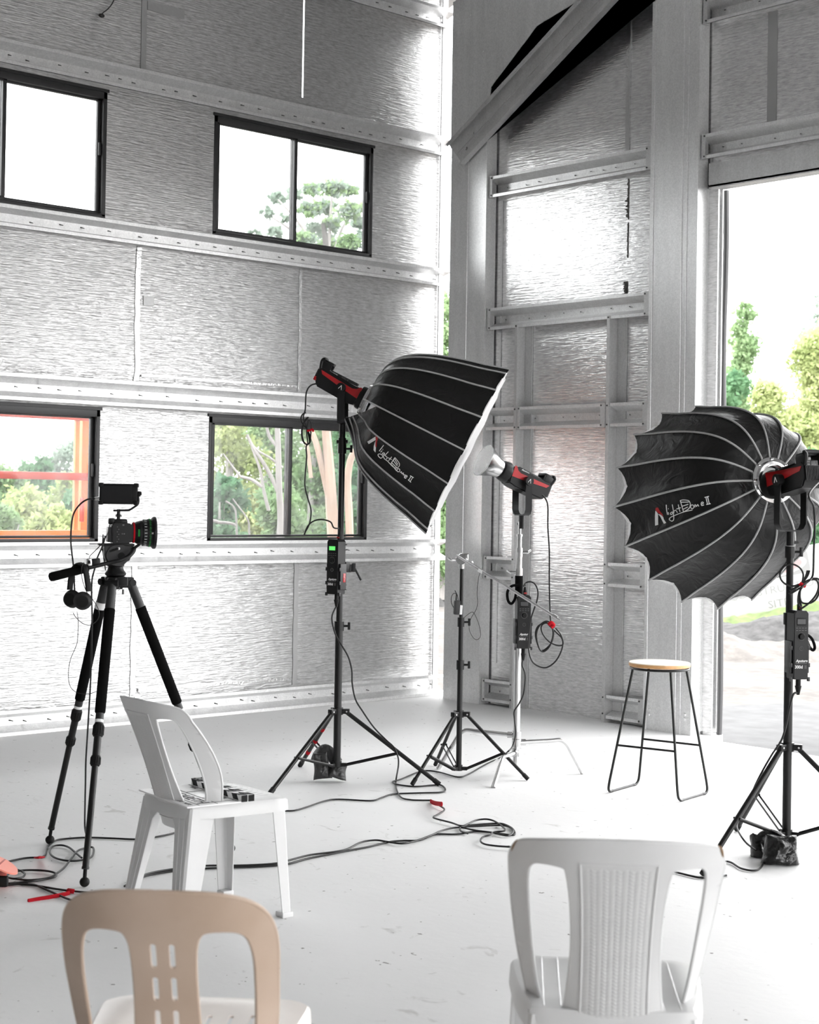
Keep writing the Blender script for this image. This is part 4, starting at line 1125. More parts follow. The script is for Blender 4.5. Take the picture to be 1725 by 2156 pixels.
def decal(parent, bvh, polys, strokes, mats, wpx, d):
    for pl, mt in polys:
        bm = NB(); pl = dens(pl, 1.2)
        pts = [V(p) for p in pl]; n = len(pts); ed = [(i, (i + 1) % n) for i in range(n)]
        x0, x1 = min(p[0] for p in pl), max(p[0] for p in pl); y0, y1 = min(p[1] for p in pl), max(p[1] for p in pl)
        xx = x0 + 0.7
        while xx < x1:
            yy = y0 + 0.7
            while yy < y1:
                if inside((xx, yy), pl): pts.append(V((xx, yy)))
                yy += 2.0
            xx += 2.0
        vs, es, fs, *_ = delaunay_2d_cdt(pts, ed, [], 1, 1e-6)
        pv = [onto(bvh, v[0], v[1]) for v in vs]
        bv = {}
        for f in fs:
            if any(pv[i] is None for i in f): continue
            for i in f:
                if i not in bv: bv[i] = bm.verts.new(pv[i])
            try: bm.faces.new([bv[i] for i in f])
            except ValueError: pass
        obj('logo', bm, M[mt], parent, smooth=False, recalc=False)
    bm = NB()
    for s in strokes:
        q = [onto(bvh, x, y, 0.002) for x, y in s]; q = [p for p in q if p is not None]
        if len(q) > 1: tube(bm, crom(q, 4), wpx * d / FPX / 2, 6)
    obj('logo_lettering', bm, M['whiteink'], parent)
def circ(cx, cy, rx, ry, n=10): return [(cx + rx * math.cos(2 * PI * i / n), cy + ry * math.sin(2 * PI * i / n)) for i in range(n + 1)]
# --- tilted softbox by the window
ring_l = LFm @ V((0.150, 0, 0)); face_l = P(985, 951, LD - 0.022)
fl = ring_l + (face_l - ring_l)
la_ = 4
lb, lbv = dome('large black softbox tilted down on the left stand, lower panel hanging loose', ring_l, fl, 0.468, loose=(5, 6, 7, 8, 9), gap=(4, 0.41), seed=2, scal=0.006,
    loose_at={5: (-0.005, 0.10, 6.4), 6: (-0.03, 0.115, 6.9), 7: (-0.045, 0.125, 7.3), 8: (-0.07, 0.135, 7.8), 9: (-0.03, 0.11, 8.6)})
def T(pts, x0, y0, s): return [(x0 + x * s, y0 + y * s) for x, y in pts]
def TL(pts): return T(pts, 760, 900, 140 / 1725)
def TR(pts): return T(pts, 1340, 1020, 180 / 1725)
decal(lb, lbv, [(TL([(165, 370), (380, 235), (385, 325), (205, 432)]), 'whiteink'), (TL([(378, 185), (395, 182), (445, 240), (440, 310), (415, 390), (405, 520), (380, 470), (386, 330), (384, 240)]), 'red'),
    (TL([(384, 335), (378, 400), (378, 480), (392, 530), (380, 650), (330, 590), (335, 490), (360, 400)]), 'whiteink')],
    [TL(s) for s in ([(590, 462), (480, 610)], [(550, 605), (515, 640)], [(568, 570), (574, 566)], [(615, 665), (580, 655), (560, 680), (590, 697), (615, 672), (600, 720), (560, 770), (520, 797), (470, 762), (445, 710), (480, 685), (540, 705), (580, 760), (620, 820), (690, 870), (750, 935), (830, 1000), (925, 1125)],
    [(712, 630), (635, 715), (632, 735), (670, 758), (680, 790), (665, 820)], [(798, 765), (720, 860)], [(700, 785), (740, 800), (800, 835)], [(885, 780), (825, 870), (770, 960)], [(885, 780), (950, 860), (1000, 940), (990, 1010), (930, 1055), (850, 1030), (770, 960)],
    [(870, 800), (960, 960)], [(845, 860), (950, 1000)], [(810, 920), (930, 1040)], circ(975, 1110, 38, 40), [(1020, 1170), (1055, 1150), (1065, 1200), (1105, 1180), (1100, 1230), (1150, 1225)],
    [(1150, 1275), (1195, 1285), (1195, 1252), (1160, 1245), (1130, 1275), (1140, 1310), (1175, 1318)], [(1280, 1250), (1370, 1305)], [(1305, 1265), (1245, 1365)], [(1345, 1295), (1285, 1395)], [(1225, 1355), (1300, 1425)])], None, 1.7, LD)
# --- round softbox at the doorway
ring_r = P(1627, 1012, DEP(rp) + 0.15); face_r = P(1488, 1066, DEP(rp) + 0.68)
rb, rbv = dome('large round black softbox facing away, right beside the doorway', ring_r, face_r, 0.468, seed=5)
decal(rb, rbv, [(TR([(385, 535), (395, 530), (440, 590), (445, 815), (380, 832), (378, 640)]), 'whiteink'), (TR([(385, 500), (400, 470), (440, 465), (480, 540), (530, 600), (550, 650), (520, 625), (480, 600), (430, 565), (395, 525)]), 'red'),
    (TR([(440, 595), (480, 605), (510, 622), (545, 660), (560, 710), (605, 775), (560, 795), (540, 760), (510, 700), (480, 640)]), 'whiteink')],
    [TR(s) for s in ([(605, 410), (612, 500), (630, 612)], [(645, 560), (655, 612)], [(646, 492), (652, 490)], [(738, 555), (705, 565), (690, 590), (705, 608), (730, 590), (742, 560)], [(742, 560), (757, 640), (755, 710), (720, 740), (675, 715), (670, 690), (710, 655), (800, 615), (960, 555), (1130, 515)],
    [(728, 405), (745, 500), (762, 580)], [(757, 545), (790, 520), (815, 540), (830, 570)], [(848, 405), (865, 490), (885, 550)], [(815, 495), (895, 470)], [(890, 325), (920, 430), (955, 555)], [(890, 325), (950, 312), (1050, 325), (1085, 370), (1090, 420), (1060, 490), (955, 555)],
    [(905, 358), (1060, 355)], [(925, 440), (1050, 400)], [(940, 505), (1040, 455)], circ(1130, 450, 33, 38), [(1185, 462), (1180, 422), (1195, 410), (1215, 445), (1240, 405), (1262, 442)], [(1310, 398), (1355, 378), (1345, 356), (1320, 362), (1310, 395), (1325, 425), (1365, 412)],
    [(1380, 262), (1465, 240)], [(1405, 255), (1440, 400)], [(1440, 248), (1475, 392)], [(1415, 405), (1500, 388)])], None, 1.9, 7.2)

# ================================================================== CONTROL BOXES
def ctrl(label, ctr, turn, W=0.071, D=0.070, Hh=0.285, lcd_='lcdoff', battery=0, cs=None):
    """ctr: centre of the case; turn: degrees the front is turned to the viewer's left (+) or right (-)"""
    v = V((CAMZ.x, CAMZ.y, 0)).normalized(); r = V((CAMX.x, CAMX.y, 0)).normalized(); th = math.radians(turn)
    n = -v * math.cos(th) - r * math.sin(th); x = V((0, 0, 1)).cross(n)
    F = frame(ctr, x, z=V((0, 0, 1)))             # x to the right as seen from the front, y away from the front
    t = thing('control_box', label, 'control box', V(ctr) - V((0, 0, Hh / 2)))
    h = Hh / 2
    bm = NB(); prism(bm, [(-W / 2, -h), (W / 2, -h), (W / 2, h - 0.012), (W / 2 - 0.010, h), (-W / 2 + 0.010, h), (-W / 2, h - 0.012)], D, frame(F @ V((0, D / 2, 0)), x, z=n))
    es = [e for e in bm.edges if e.calc_face_angle(0) > 1.2]; bmesh.ops.bevel(bm, geom=es, offset=0.003, segments=2, affect='EDGES')
    obj('case', bm, M['black'], t)
    G = frame(F @ V((0, -D / 2, 0)), x, z=n)      # drawing plane of the front: x right, y up
    bm = NB(); box(bm, (0, h - 0.046, 0.0006), (W * 0.66, 0.032, 0.0014), G, 0.0006); bz = obj('screen_bezel', bm, M['rubber'], t)
    bm = NB(); box(bm, (0, h - 0.046, 0.0014), (W * 0.56, 0.021, 0.001), G); obj('screen', bm, M[lcd_], bz, smooth=False)
    bm = NB()
    for j in range(2):
        for i in range(4): box(bm, (-W * 0.3 + i * W * 0.2, h - 0.073 - j * 0.010, 0.0003), (W * 0.12, 0.0022, 0.0006), G)
    obj('key_print', bm, M['greyink'], t, smooth=False)
    bm = NB(); c = V((0, h - 0.108, 0)); lathe(bm, [(0.0125, 0), (0.0125, 0.010), (0.0105, 0.012), (0.0, 0.012)], G @ Matrix.Translation(c), 24, close=False); obj('dial', bm, M['rubber'], t)
    bm = NB(); tube(bm, [G @ (c + V((0.0165 * math.cos(a * PI / 12), 0.0165 * math.sin(a * PI / 12), 0.0006))) for a in range(24)], 0.0008, 5, closed=True)
    c2 = V((0, h - 0.158, 0)); tube(bm, [G @ (c2 + V((0.0085 * math.cos(a * PI / 12), 0.0085 * math.sin(a * PI / 12), 0.0006))) for a in range(24)], 0.0009, 5, closed=True)
    tube(bm, [G @ (c2 + V((0, 0.004, 0.0006))), G @ (c2 + V((0, -0.001, 0.0006)))], 0.0009, 5)
    obj('ring_print', bm, M['greyink'], t, smooth=False)
    bm = text_bm('Aputure', 0.0155, G @ Matrix.Translation((0.003, -h + 0.073, 0.0004)), 0.0006, 'CENTER', shear=0.22, bold=0.0003); obj('lettering', bm, M['whiteink'], t, smooth=False)
    bm = NB(); box(bm, (0.002, -h + 0.068, 0.0003), (0.05, 0.0022, 0.0006), G); obj('lettering', bm, M['greyink'], t, smooth=False)
    bm = text_bm('300d', 0.019, G @ Matrix.Translation((-0.010, -h + 0.046, 0.0004)), 0.0006, 'CENTER', bold=0.0003, xs=0.95); obj('lettering', bm, M['whiteink'], t, smooth=False)
    bm = text_bm('II', 0.021, G @ Matrix.Translation((0.021, -h + 0.045, 0.0004)), 0.0006, 'CENTER', bold=0.0002); obj('lettering', bm, M['greyink'], t, smooth=False)
    for k in (-1, 1):
        bm = NB(); box(bm, (k * (W / 2 + 0.005), 0.004, -h * 0.36), (0.012, 0.050, 0.135), F, 0.003)
        for z in (-0.86, -0.45, 0.05): box(bm, (k * (W / 2 + 0.007), -0.024, h * z - 0.02), (0.010, 0.012, 0.018), F, 0.002)
        pt = obj('battery_plate', bm, M['darkgrey'], t)
        if battery == k:
            bm = NB(); box(bm, (k * (W / 2 + 0.0118), 0.010, -h * 0.40), (0.0015, 0.020, 0.046), F, 0.0006); obj('red_label', bm, M['red'], pt)
            bm = NB(); q = [(0, 0.018), (-0.004, 0.004), (0.004, 0.0), (0.0, -0.018)]
            tube(bm, [F @ V((k * (W / 2 + 0.0130), 0.010 + a_, -h * 0.40 + b_)) for a_, b_ in q], 0.0013, 5); obj('label_print', bm, M['whiteink'], pt)
    bm = NB(); cyl(bm, F @ V((0.006, 0, -h)), F @ V((0.006, 0, -h - 0.030)), 0.011, 12); cyl(bm, F @ V((0.006, 0, -h - 0.030)), F @ V((0.006, 0, -h - 0.068)), 0.0145, 12, 0.006)
    obj('power_plug', bm, M['rubber'], t)
    bm = NB(); cyl(bm, F @ V((0.012, 0.008, h)), F @ V((0.012, 0.008, h + 0.024)), 0.011, 12); cyl(bm, F @ V((0.012, 0.008, h + 0.022)), F @ V((0.012, 0.008, h + 0.058)), 0.010, 12, 0.004)
    obj('head_connector', bm, M['rubber'], t)
    bm = NB(); box(bm, (0.012, -0.004, h + 0.010), (0.016, 0.002, 0.008), F); obj('red_mark', bm, M['red'], t)
    bm = NB()
    for z in (0.115, 0.088, -0.095, -0.12): cyl(bm, F @ V((0, D / 2 - 0.002, z)), F @ V((W * 0.62, D / 2 - 0.002, z)), 0.002, 6)
    obj('mounting_pin', bm, M['blackmetal'], t)
    if cs:
        bm = NB(); box(bm, (0.012, D / 2 + 0.015, 0), (0.055, 0.034, 0.05), F, 0.003); obj('pole_clamp', bm, M['black'], t)
    return t, F
k_off = V((CAMZ.x, CAMZ.y, 0)).normalized()
cp = U(LC, zat(LC, 1192)) - k_off * 0.062 - CAMX * 0.018
lbox, LB = ctrl('control box with a glowing green screen on the left light stand', cp, 35, lcd_='lcd', battery=1, cs=True)
bm = NB(); F = frame(U(LC, zat(LC, 1196)), CAMX, z=V((0, 0, 1)))
box(bm, (0.036, 0, 0), (0.05, 0.04, 0.042), F, 0.004); box(bm, (0.072, 0, 0.004), (0.02, 0.034, 0.046), F, 0.004)
cpart = obj('stand_clamp', bm, M['darkgrey'], lbox)
bm = NB(); tube(bm, [F @ V((0.078, -0.01, 0.0)), F @ V((0.112, -0.014, -0.062))], 0.0058, 8); obj('clamp_lever', bm, M['black'], cpart)
cp = U(CC, zat(CC, 1307)) - k_off * 0.055 + CAMX * 0.020
mbox, MB_ = ctrl('control box with a dark screen clamped on the chrome stand', cp, -9, W=0.074, Hh=0.288, cs=True)
cp = U(RC, zat(RC, 1354)) - k_off * 0.058 + CAMX * 0.022
rbox, RB_ = ctrl('control box with a dark screen on the stand at the right edge', cp, -13, W=0.066, Hh=0.288, cs=True)
bm = NB(); pts = [RB_ @ V((0.034, 0.0, 0.035)), P(1699, 1336, 6.85), P(1710, 1345, 6.86), P(1716, 1362, 6.87), P(1712, 1369, 6.87), P(1705, 1362, 6.86), P(1700, 1350, 6.85), RB_ @ V((0.034, 0.0, 0.015))]
tube(bm, crom(pts, 6), 0.0062, 8); obj('wrist_loop', bm, M['foam'], rbox)
bm = NB(); pts = [P(1093, 1232, 8.78), P(1078, 1234, 8.78), P(1069, 1246, 8.78), P(1070, 1264, 8.78), P(1077, 1271, 8.78), P(1084, 1262, 8.78), P(1088, 1244, 8.78)]
tube(bm, crom(pts, 6), 0.0075, 8); obj('wrist_loop', bm, M['foam'], mbox)

# ================================================================== CHROME STAND
cs = thing('chrome_stand', 'chrome stand with bent turtle legs holding the cone reflector lamp', 'stand', U(CC, 0))
def zc_(y): return zat(CC, y)
for (y0, y1, r, m_) in ((1612, 1240, 0.0185, 'satin'), (1242, 1168, 0.0165, 'chrome'), (1180, 1128, 0.0135, 'chrome'), (1130, 1098, 0.0085, 'chrome')):
    bm = NB(); cyl(bm, U(CC, zc_(y0)), U(CC, zc_(y1)), r, 18); obj('column', bm, M[m_], cs)
for (y, r, h, sd_) in ((1205, 0.021, 0.045, -1), (1163, 0.019, 0.05, 1), (1127, 0.017, 0.012, 0)):
    bm = NB(); p = U(CC, zc_(y)); cyl(bm, p - V((0, 0, h / 2)), p + V((0, 0, h / 2)), r, 18)
    if sd_: cyl(bm, p + CAMX * r * sd_ * 0.8, p + CAMX * (r + 0.028) * sd_, 0.008, 10); tube(bm, [p + CAMX * (r + 0.022) * sd_ - V((0, 0, 0.006)), p + CAMX * (r + 0.045) * sd_ + V((0, 0, 0.012))], 0.0065, 8)
    obj('knuckle', bm, M['chrome'], cs)
bm = NB(); cyl(bm, U(CC, zc_(1252)), U(CC, zc_(1212)), 0.0215, 16); obj('sleeve', bm, M['foam'], cs)
for f, yj, fr in ((FL(923, 1620), 1548, 0.70), (FL(1227, 1630), 1563, 0.72), (FL(1039, 1659), 1584, 0.62)):
    zj = zc_(yj); d = V((f.x - CC[0], f.y - CC[1], 0)); Lr = d.length; d.normalize()
    A = U(CC, zj) + d * 0.02; B = U(CC, zj + 0.012) + d * (Lr * fr)
    e = V((f.x, f.y, 0.006))
    dn = (e - B).normalized(); dl = (B - A).normalized()
    pts = [A, B - dl * 0.06, B - dl * 0.03, B - dl * 0.005 - V((0, 0, 0.004)) + d * 0.0, B + dn * 0.03 + d * 0.006, B + dn * 0.06, e]
    bm = NB(); tube(bm, [A, B - dl * 0.07] + crom([B - dl * 0.07, B - dl * 0.02, B + dn * 0.03, B + dn * 0.08], 5)[1:] + [e], 0.0115, 12)
    lg = obj('leg', bm, M['satin'], cs)
    bm = NB(); tube(bm, [e - dn * 0.03, e + dn * 0.004], 0.0125, 12); obj('foot_cap', bm, M['satin'], lg)
    bm = NB(); cyl(bm, U(CC, zj - 0.022), U(CC, zj + 0.022), 0.025, 16); tube(bm, [U(CC, zj) + d * 0.018, U(CC, zj) + d * 0.05], 0.017, 12); obj('leg_socket', bm, M['chrome'], lg)

# boom arm on the black stand
HD = DEP(U(MC, 1.2)); hp = U(MC, zat(MC, 1180))
ga = thing('boom_arm', 'chrome boom arm in a grip head, sloping down across the chrome stand', 'boom arm', U(MC, zat(MC, 1195)))
bm = NB(); F = frame(hp, CAMX, z=V((0, 0, 1)))
cyl(bm, F @ V((0, 0, -0.045)), F @ V((0, 0, 0.0)), 0.015, 14); box(bm, (0.012, 0, 0.018), (0.05, 0.035, 0.042), F, 0.006)
cyl(bm, F @ V((-0.006, -0.035, 0.006)), F @ V((-0.006, 0.03, 0.006)), 0.027, 20); cyl(bm, F @ V((-0.006, -0.046, 0.006)), F @ V((-0.006, -0.03, 0.006)), 0.021, 20)
hd = obj('grip_head', bm, M['chrome'], ga)
bm = NB(); tube(bm, [F @ V((-0.02, -0.02, 0.003)), F @ V((-0.058, -0.03, 0.003))], 0.009, 10); tube(bm, crom([F @ V((-0.052, -0.03, 0.0)), F @ V((-0.066, -0.03, 0.006)), F @ V((-0.078, -0.03, 0.014))], 4), 0.006, 8); obj('tightening_handle', bm, M['chrome'], hd)
bm = NB(); tube(bm, [F @ V((0.02, -0.02, -0.012)), F @ V((0.062, -0.022, -0.022))], 0.010, 10); tube(bm, [F @ V((0.05, -0.02, -0.004)), F @ V((0.06, -0.02, -0.03))], 0.008, 8); obj('tightening_handle', bm, M['chrome'], hd)
A = P(962, 1169, HD - 0.05); B = P(1166, 1297, HD - 0.25)
bm = NB(); tube(bm, [A, B], 0.0082, 12); obj('rod', bm, M['satin'], ga)
bm = NB(); dr = (B - A).normalized(); tube(bm, [B - dr * 0.005, B + dr * 0.022], 0.0125, 12); tube(bm, [B + dr * 0.022, B + dr * 0.042], 0.005, 10); obj('rod_end', bm, M['chrome'], ga)
bm = NB(); Q = P(1012, 1202, HD - 0.1); tube(bm, [Q - dr * 0.012, Q + dr * 0.012], 0.0105, 10); obj('tape_wrap', bm, M['tapewhite'], ga)
# the radio pack
tp = P(962, 1279, HD - 0.03)
tx = thing('radio_transmitter', 'small grey radio pack clipped to the black stand under the boom arm', 'transmitter', tp - V((0, 0, 0.045)))
F = frame(tp, (CAMX + CAMZ * 0.25), z=V((0.0, 0.0, 1)) + CAMX * 0.05)
bm = NB(); box(bm, (0, 0, 0), (0.034, 0.026, 0.078), F, 0.008); obj('case', bm, M['darkgrey'], tx)
bm = NB(); tube(bm, [F @ V((-0.006, 0, 0.036)), F @ V((-0.007, 0, 0.078))], [0.004, 0.002], 8); obj('antenna', bm, M['rubber'], tx)
bm = NB(); tube(bm, crom([P(x, y, HD - 0.03) for x, y in ((957, 1282), (951, 1270), (951, 1256), (957, 1249), (963, 1254), (966, 1268), (966, 1275))], 6), 0.0018, 6); tube(bm, crom([P(x, y, HD - 0.03) for x, y in ((966, 1275), (964, 1256), (958, 1243))], 6), 0.0022, 6); obj('lead', bm, M['cable'], tx)
bm = NB(); box(bm, (0.024, 0.006, -0.012), (0.016, 0.02, 0.05), F, 0.003); obj('clip', bm, M['tapewhite'], tx)
# ================================================================== STOOL
so_ = sum((FL(x, y) for x, y in ((1279, 1671), (1428, 1690), (1492, 1671), (1345, 1652))), V()) / 4
FS = [FL(1279, 1671), FL(1428, 1690), FL(1492, 1671), FL(1345, 1652)]
st = thing('bar_stool', 'round wooden bar stool on a thin black wire frame', 'stool', U(so_, 0))
zs = zat((so_.x, so_.y), 1394)
bm = NB(); lathe(bm, [(0.0, zs - 0.022), (0.154, zs - 0.022), (0.158, zs - 0.018), (0.158, zs - 0.004), (0.155, zs), (0.0, zs)], Matrix.Translation(U(so_, 0)), 56, close=False)
bm.normal_update(); bm.faces.ensure_lookup_table()
for f in bm.faces:
    if abs(f.normal.z) < 0.5 or f.calc_center_median().z < zs - 0.003: f.material_index = 1
obj('seat', bm, [M['wood'], M['woodedge']], st)
bm = NB(); tube(bm, [U(so_, zs - 0.031) + V((0.148 * math.cos(a * PI / 24), 0.148 * math.sin(a * PI / 24), 0)) for a in range(48)], 0.0065, 8, closed=True); obj('seat_ring', bm, M['blackmetal'], st)
tops = [U(so_, zs - 0.033) + (V((f.x, f.y, 0)) - V((so_.x, so_.y, 0))).normalized() * 0.140 for f in FS]
for i, (f, tp_) in enumerate(zip(FS, tops)):
    o = FS[[3, 2, 1, 0][i]]; g = V((f.x, f.y, 0.007)); dr = (V((o.x, o.y, 0.007)) - g).normalized(); up = (tp_ - g).normalized()
    bm = NB(); tube(bm, [tp_, g + up * 0.06] + crom([g + up * 0.06, g + up * 0.018 + dr * 0.006, g + dr * 0.03, g + dr * 0.06], 5)[1:], 0.0066, 8)
    obj('leg', bm, M['blackmetal'], st)
for a, b in ((0, 3), (1, 2)):
    A, B = V((FS[a].x, FS[a].y, 0.007)), V((FS[b].x, FS[b].y, 0.007)); d = (B - A).normalized()
    bm = NB(); tube(bm, [A + d * 0.05, B - d * 0.05], 0.0056, 8); obj('floor_runner', bm, M['darkgrey'], st)
for a, b in ((0, 1), (3, 2)):
    f = 0.62; A = tops[a].lerp(V((FS[a].x, FS[a].y, 0.007)), f); B = tops[b].lerp(V((FS[b].x, FS[b].y, 0.007)), f)
    bm = NB(); tube(bm, [A, B], 0.0056, 8); obj('foot_rail', bm, M['blackmetal'], st)

# ================================================================== PLASTIC CHAIRS
def leg_bm(bm, top, bot, sx, sy, wt, wb, F, th=0.004, foot=True):
    """angle-section leg; sx, sy point from its outer corner inwards"""
    secs = []
    for k in range(7):
        t = k / 6; c = V(top).lerp(V(bot), t); w = wt[0] + (wb[0] - wt[0]) * t; u = wt[1] + (wb[1] - wt[1]) * t
        w *= 1 + 0.5 * max(0, 0.15 - t) / 0.15
        r = 0.008
        o = [(0 + r, 0), (w, 0), (w, th), (r + th, th), (th, r + th), (th, u), (0, u), (0, r)]
        secs.append([bm.verts.new(F @ V((c.x + sx * a, c.y + sy * b, c.z))) for a, b in o])
    for A, B in zip(secs, secs[1:]):
        n = len(A)
        for i in range(n): bm.faces.new((A[i], A[(i + 1) % n], B[(i + 1) % n], B[i]))
    bm.faces.new(secs[0][::-1]); bm.faces.new(secs[-1])
    if foot:
        b = V(bot); box(bm, (b.x + sx * wb[0] * 0.5, b.y + sy * wb[1] * 0.5, b.z + 0.010), (wb[0] + 0.008, wb[1] + 0.008, 0.020), F, 0.005)
def chair(label, pos, yaw, mt, kind, sc=1.0, sz=1.0, zs=0.445, seatm=None):
    F = yawm((pos[0], pos[1], 0), yaw, sc) @ Matrix.Diagonal((1, 1, sz, 1))
    t = thing('plastic_chair', label, 'chair', V((pos[0], pos[1], 0)), None)
    m = M[mt]
    # ---- backrest
    wrap = 24.0 if kind == 'weave' else 12.0
    def yb(x, z):
        h = z - zs
        return -0.200 - 0.30 * h - 0.16 * h * h + abs(x) ** 3 * max(7.0, wrap - 2.2 * wrap * h) + 0.5 * x * x
    def mp(u, v, s):
        n = V((2.3 * u * -0.6, 1, 0.28)).normalized()
        return F @ (V((u, yb(u, v), v)) + n * s)
    if kind == 'weave':
        half = [(0.0, 0.835), (0.10, 0.831), (0.175, 0.820), (0.200, 0.808), (0.2125, 0.785), (0.214, 0.75), (0.208, 0.66), (0.196, 0.56), (0.178, 0.47), (0.168, 0.425), (0.152, 0.425), (0.146, 0.445)]
        low = [(0.098, 0.415), (0.094, 0.36), (0.05, 0.352), (0.0, 0.350)]
        out = half + low; out = out + [(-x, z) for x, z in out[-2:0:-1]]
        hole = [(0.099, 0.445), (0.091, 0.52), (0.087, 0.60), (0.091, 0.69), (0.101, 0.758), (0.112, 0.773), (0.155, 0.776), (0.172, 0.768), (0.1775, 0.745), (0.1765, 0.69), (0.170, 0.60), (0.160, 0.51), (0.150, 0.458), (0.144, 0.437), (0.12, 0.430), (0.103, 0.432)]
    else:
        half = [(0.0, 0.822), (0.07, 0.820), (0.115, 0.812), (0.150, 0.796), (0.175, 0.768), (0.187, 0.730), (0.190, 0.68), (0.187, 0.60), (0.182, 0.52), (0.172, 0.44), (0.165, 0.425), (0.148, 0.425), (0.142, 0.445)]
        low = [(0.060, 0.425), (0.057, 0.37), (0.03, 0.362), (0.0, 0.360)]
        out = half + low; out = out + [(-x, z) for x, z in out[-2:0:-1]]
        hole = [(0.062, 0.445), (0.056, 0.54), (0.0535, 0.63), (0.056, 0.70), (0.064, 0.731), (0.080, 0.741), (0.115, 0.741), (0.138, 0.731), (0.149, 0.705), (0.154, 0.66), (0.153, 0.58), (0.149, 0.50), (0.143, 0.455), (0.13, 0.436), (0.08, 0.433)]
    hole = smooth2(hole, 3); out = smooth2(out, 3)
    holes = [hole, [(-x, z) for x, z in hole[::-1]]]
    if kind != 'weave':
        for sx in (-0.0162, 0.0162):
            for z0 in (0.665, 0.595, 0.525, 0.455): holes.append(rrect(sx - 0.005, z0, sx + 0.005, z0 + 0.050, 0.0049, 3))
    bm = NB(); sheet(bm, out, holes, mp, 0.0055, 0.014, 0.0)
    for loop in [out] + holes[:2]: 
        lp_ = dens(loop, 0.012); tube(bm, [mp(p[0], p[1], 0.001) for p in lp_], 0.0042, 8, closed=True)
    br = obj('backrest', bm, m, t, angle=50)
    if kind == 'weave':
        pw = lambda z: 0.067 + 0.013 * ((z - 0.39) / 0.395 - 0.35) ** 2 * 1.6
        ol = [(-pw(z), z) for z in [0.385 + i * 0.04 for i in range(11)]] + [(pw(z), z) for z in [0.785 - i * 0.04 for i in range(11)]]
        bm = NB(); tube(bm, [mp(p[0], p[1], -0.0036) for p in dens(ol, 0.02)], 0.0022, 6, closed=True); obj('panel_border', bm, m, br)
        bm = NB(); nz = 46; nx = 11
        for i in range(nx):
            for j in range(nz):
                z = 0.393 + j * (0.385 / nz); w_ = pw(z) * 0.93; x = -w_ + (i + 0.5) * 2 * w_ / nx; hw_ = w_ / nx * 1.05; hh = 0.385 / nz * 0.52
                for side in (-1, 1):
                    dz = (hh * 0.9 if (i % 2) else -hh * 0.9)
                    a = [mp(x - hw_ * 0.9, z + dz * 0.7 - hh * 0.8, side * 0.0029), mp(x + hw_ * 0.9, z - dz * 0.7 - hh * 0.8, side * 0.0029), mp(x + hw_ * 0.9, z - dz * 0.7 + hh * 0.8, side * 0.0029), mp(x - hw_ * 0.9, z + dz * 0.7 + hh * 0.8, side * 0.0029)]
                    c = mp(x, z, side * 0.0048)
                    vs = [bm.verts.new(p) for p in a]; vc = bm.verts.new(c)
                    for q in range(4): bm.faces.new((vs[q], vs[(q + 1) % 4], vc))
        obj('woven_panel', bm, m, br, angle=60)
    # ---- seat
    seat = [(-0.150, -0.185), (-0.165, -0.155), (-0.185, -0.05), (-0.200, 0.10), (-0.203, 0.17), (-0.190, 0.205), (-0.16, 0.218), (0, 0.222), (0.16, 0.218), (0.190, 0.205), (0.203, 0.17), (0.200, 0.10), (0.185, -0.05), (0.165, -0.155), (0.150, -0.185), (0, -0.198)]
    seat = smooth2(seat, 3)
    def sp(u, v, s):
        e = max(0, abs(u) / 0.2 - 0.80) * 0.05 + max(0, v - 0.17) * 0.30
        z = zs + 0.006 - 0.010 * (1 - min(1, (u / 0.16) ** 2)) * (1 - min(1, ((v - 0.0) / 0.18) ** 2)) - e * 0.6
        return F @ V((u, v, z + s))
    hl = []
    if kind != 'weave':
        for sx in (-0.105, -0.063, -0.021, 0.021, 0.063, 0.105): hl.append(rrect(sx - 0.0045, -0.07, sx + 0.0045, 0.10, 0.0044, 3))
    bm = NB(); sheet(bm, seat, hl, sp, 0.005, 0.02)
    if kind == 'weave':
        for i in range(9):
            x = -0.14 + i * 0.035; tube(bm, [sp(x, v / 100, 0.0022) for v in range(-17, 20, 3)], 0.0016, 5)
    # skirt
    lp_ = dens(seat, 0.02); n = len(lp_)
    top_ = [sp(p[0], p[1], 0.002) for p in lp_]; 
    def sk(p, d, o):
        L = math.hypot(*p); k = 1 + o / L
        return F @ V((p[0] * k, p[1] * k, zs - d))
    rows = [[bm.verts.new(x) for x in top_], [bm.verts.new(sk(p, 0.008, 0.008)) for p in lp_], [bm.verts.new(sk(p, 0.045, 0.011)) for p in lp_], [bm.verts.new(sk(p, 0.045, 0.006)) for p in lp_], [bm.verts.new(sk(p, 0.010, 0.003)) for p in lp_]]
    for A, B in zip(rows, rows[1:]):
        for i in range(n): bm.faces.new((A[i], A[(i + 1) % n], B[(i + 1) % n], B[i]))
    obj('seat', bm, M[seatm] if seatm else m, t, angle=50)
    # ---- legs
    for sx in (-1, 1):
        bm = NB(); leg_bm(bm, (sx * 0.204, 0.200, zs - 0.010), (sx * 0.222, 0.225, 0.0), -sx, -1, (0.075, 0.060), (0.042, 0.040), F); obj('leg', bm, m, t)
        bm = NB(); leg_bm(bm, (sx * 0.172, -0.190, zs - 0.005), (sx * 0.212, -0.255, 0.0), -sx, 1, (0.105, 0.105), (0.062, 0.060), F)
        for k in (0.35, 0.7):
            a = V((sx * (0.172 - 0.105 * k), -0.190, zs - 0.02)); b = V((sx * (0.212 - 0.062 * k), -0.254, 0.01)); tube(bm, [F @ a, F @ b], 0.0035, 6)
        obj('leg', bm, m, t)
    return t, F
chA, CA = chair('white plastic chair with a woven back beside the tripod, slate on its seat', (-4.775, 3.405), -3.0, 'plasticw', 'weave', 0.96, 0.985)
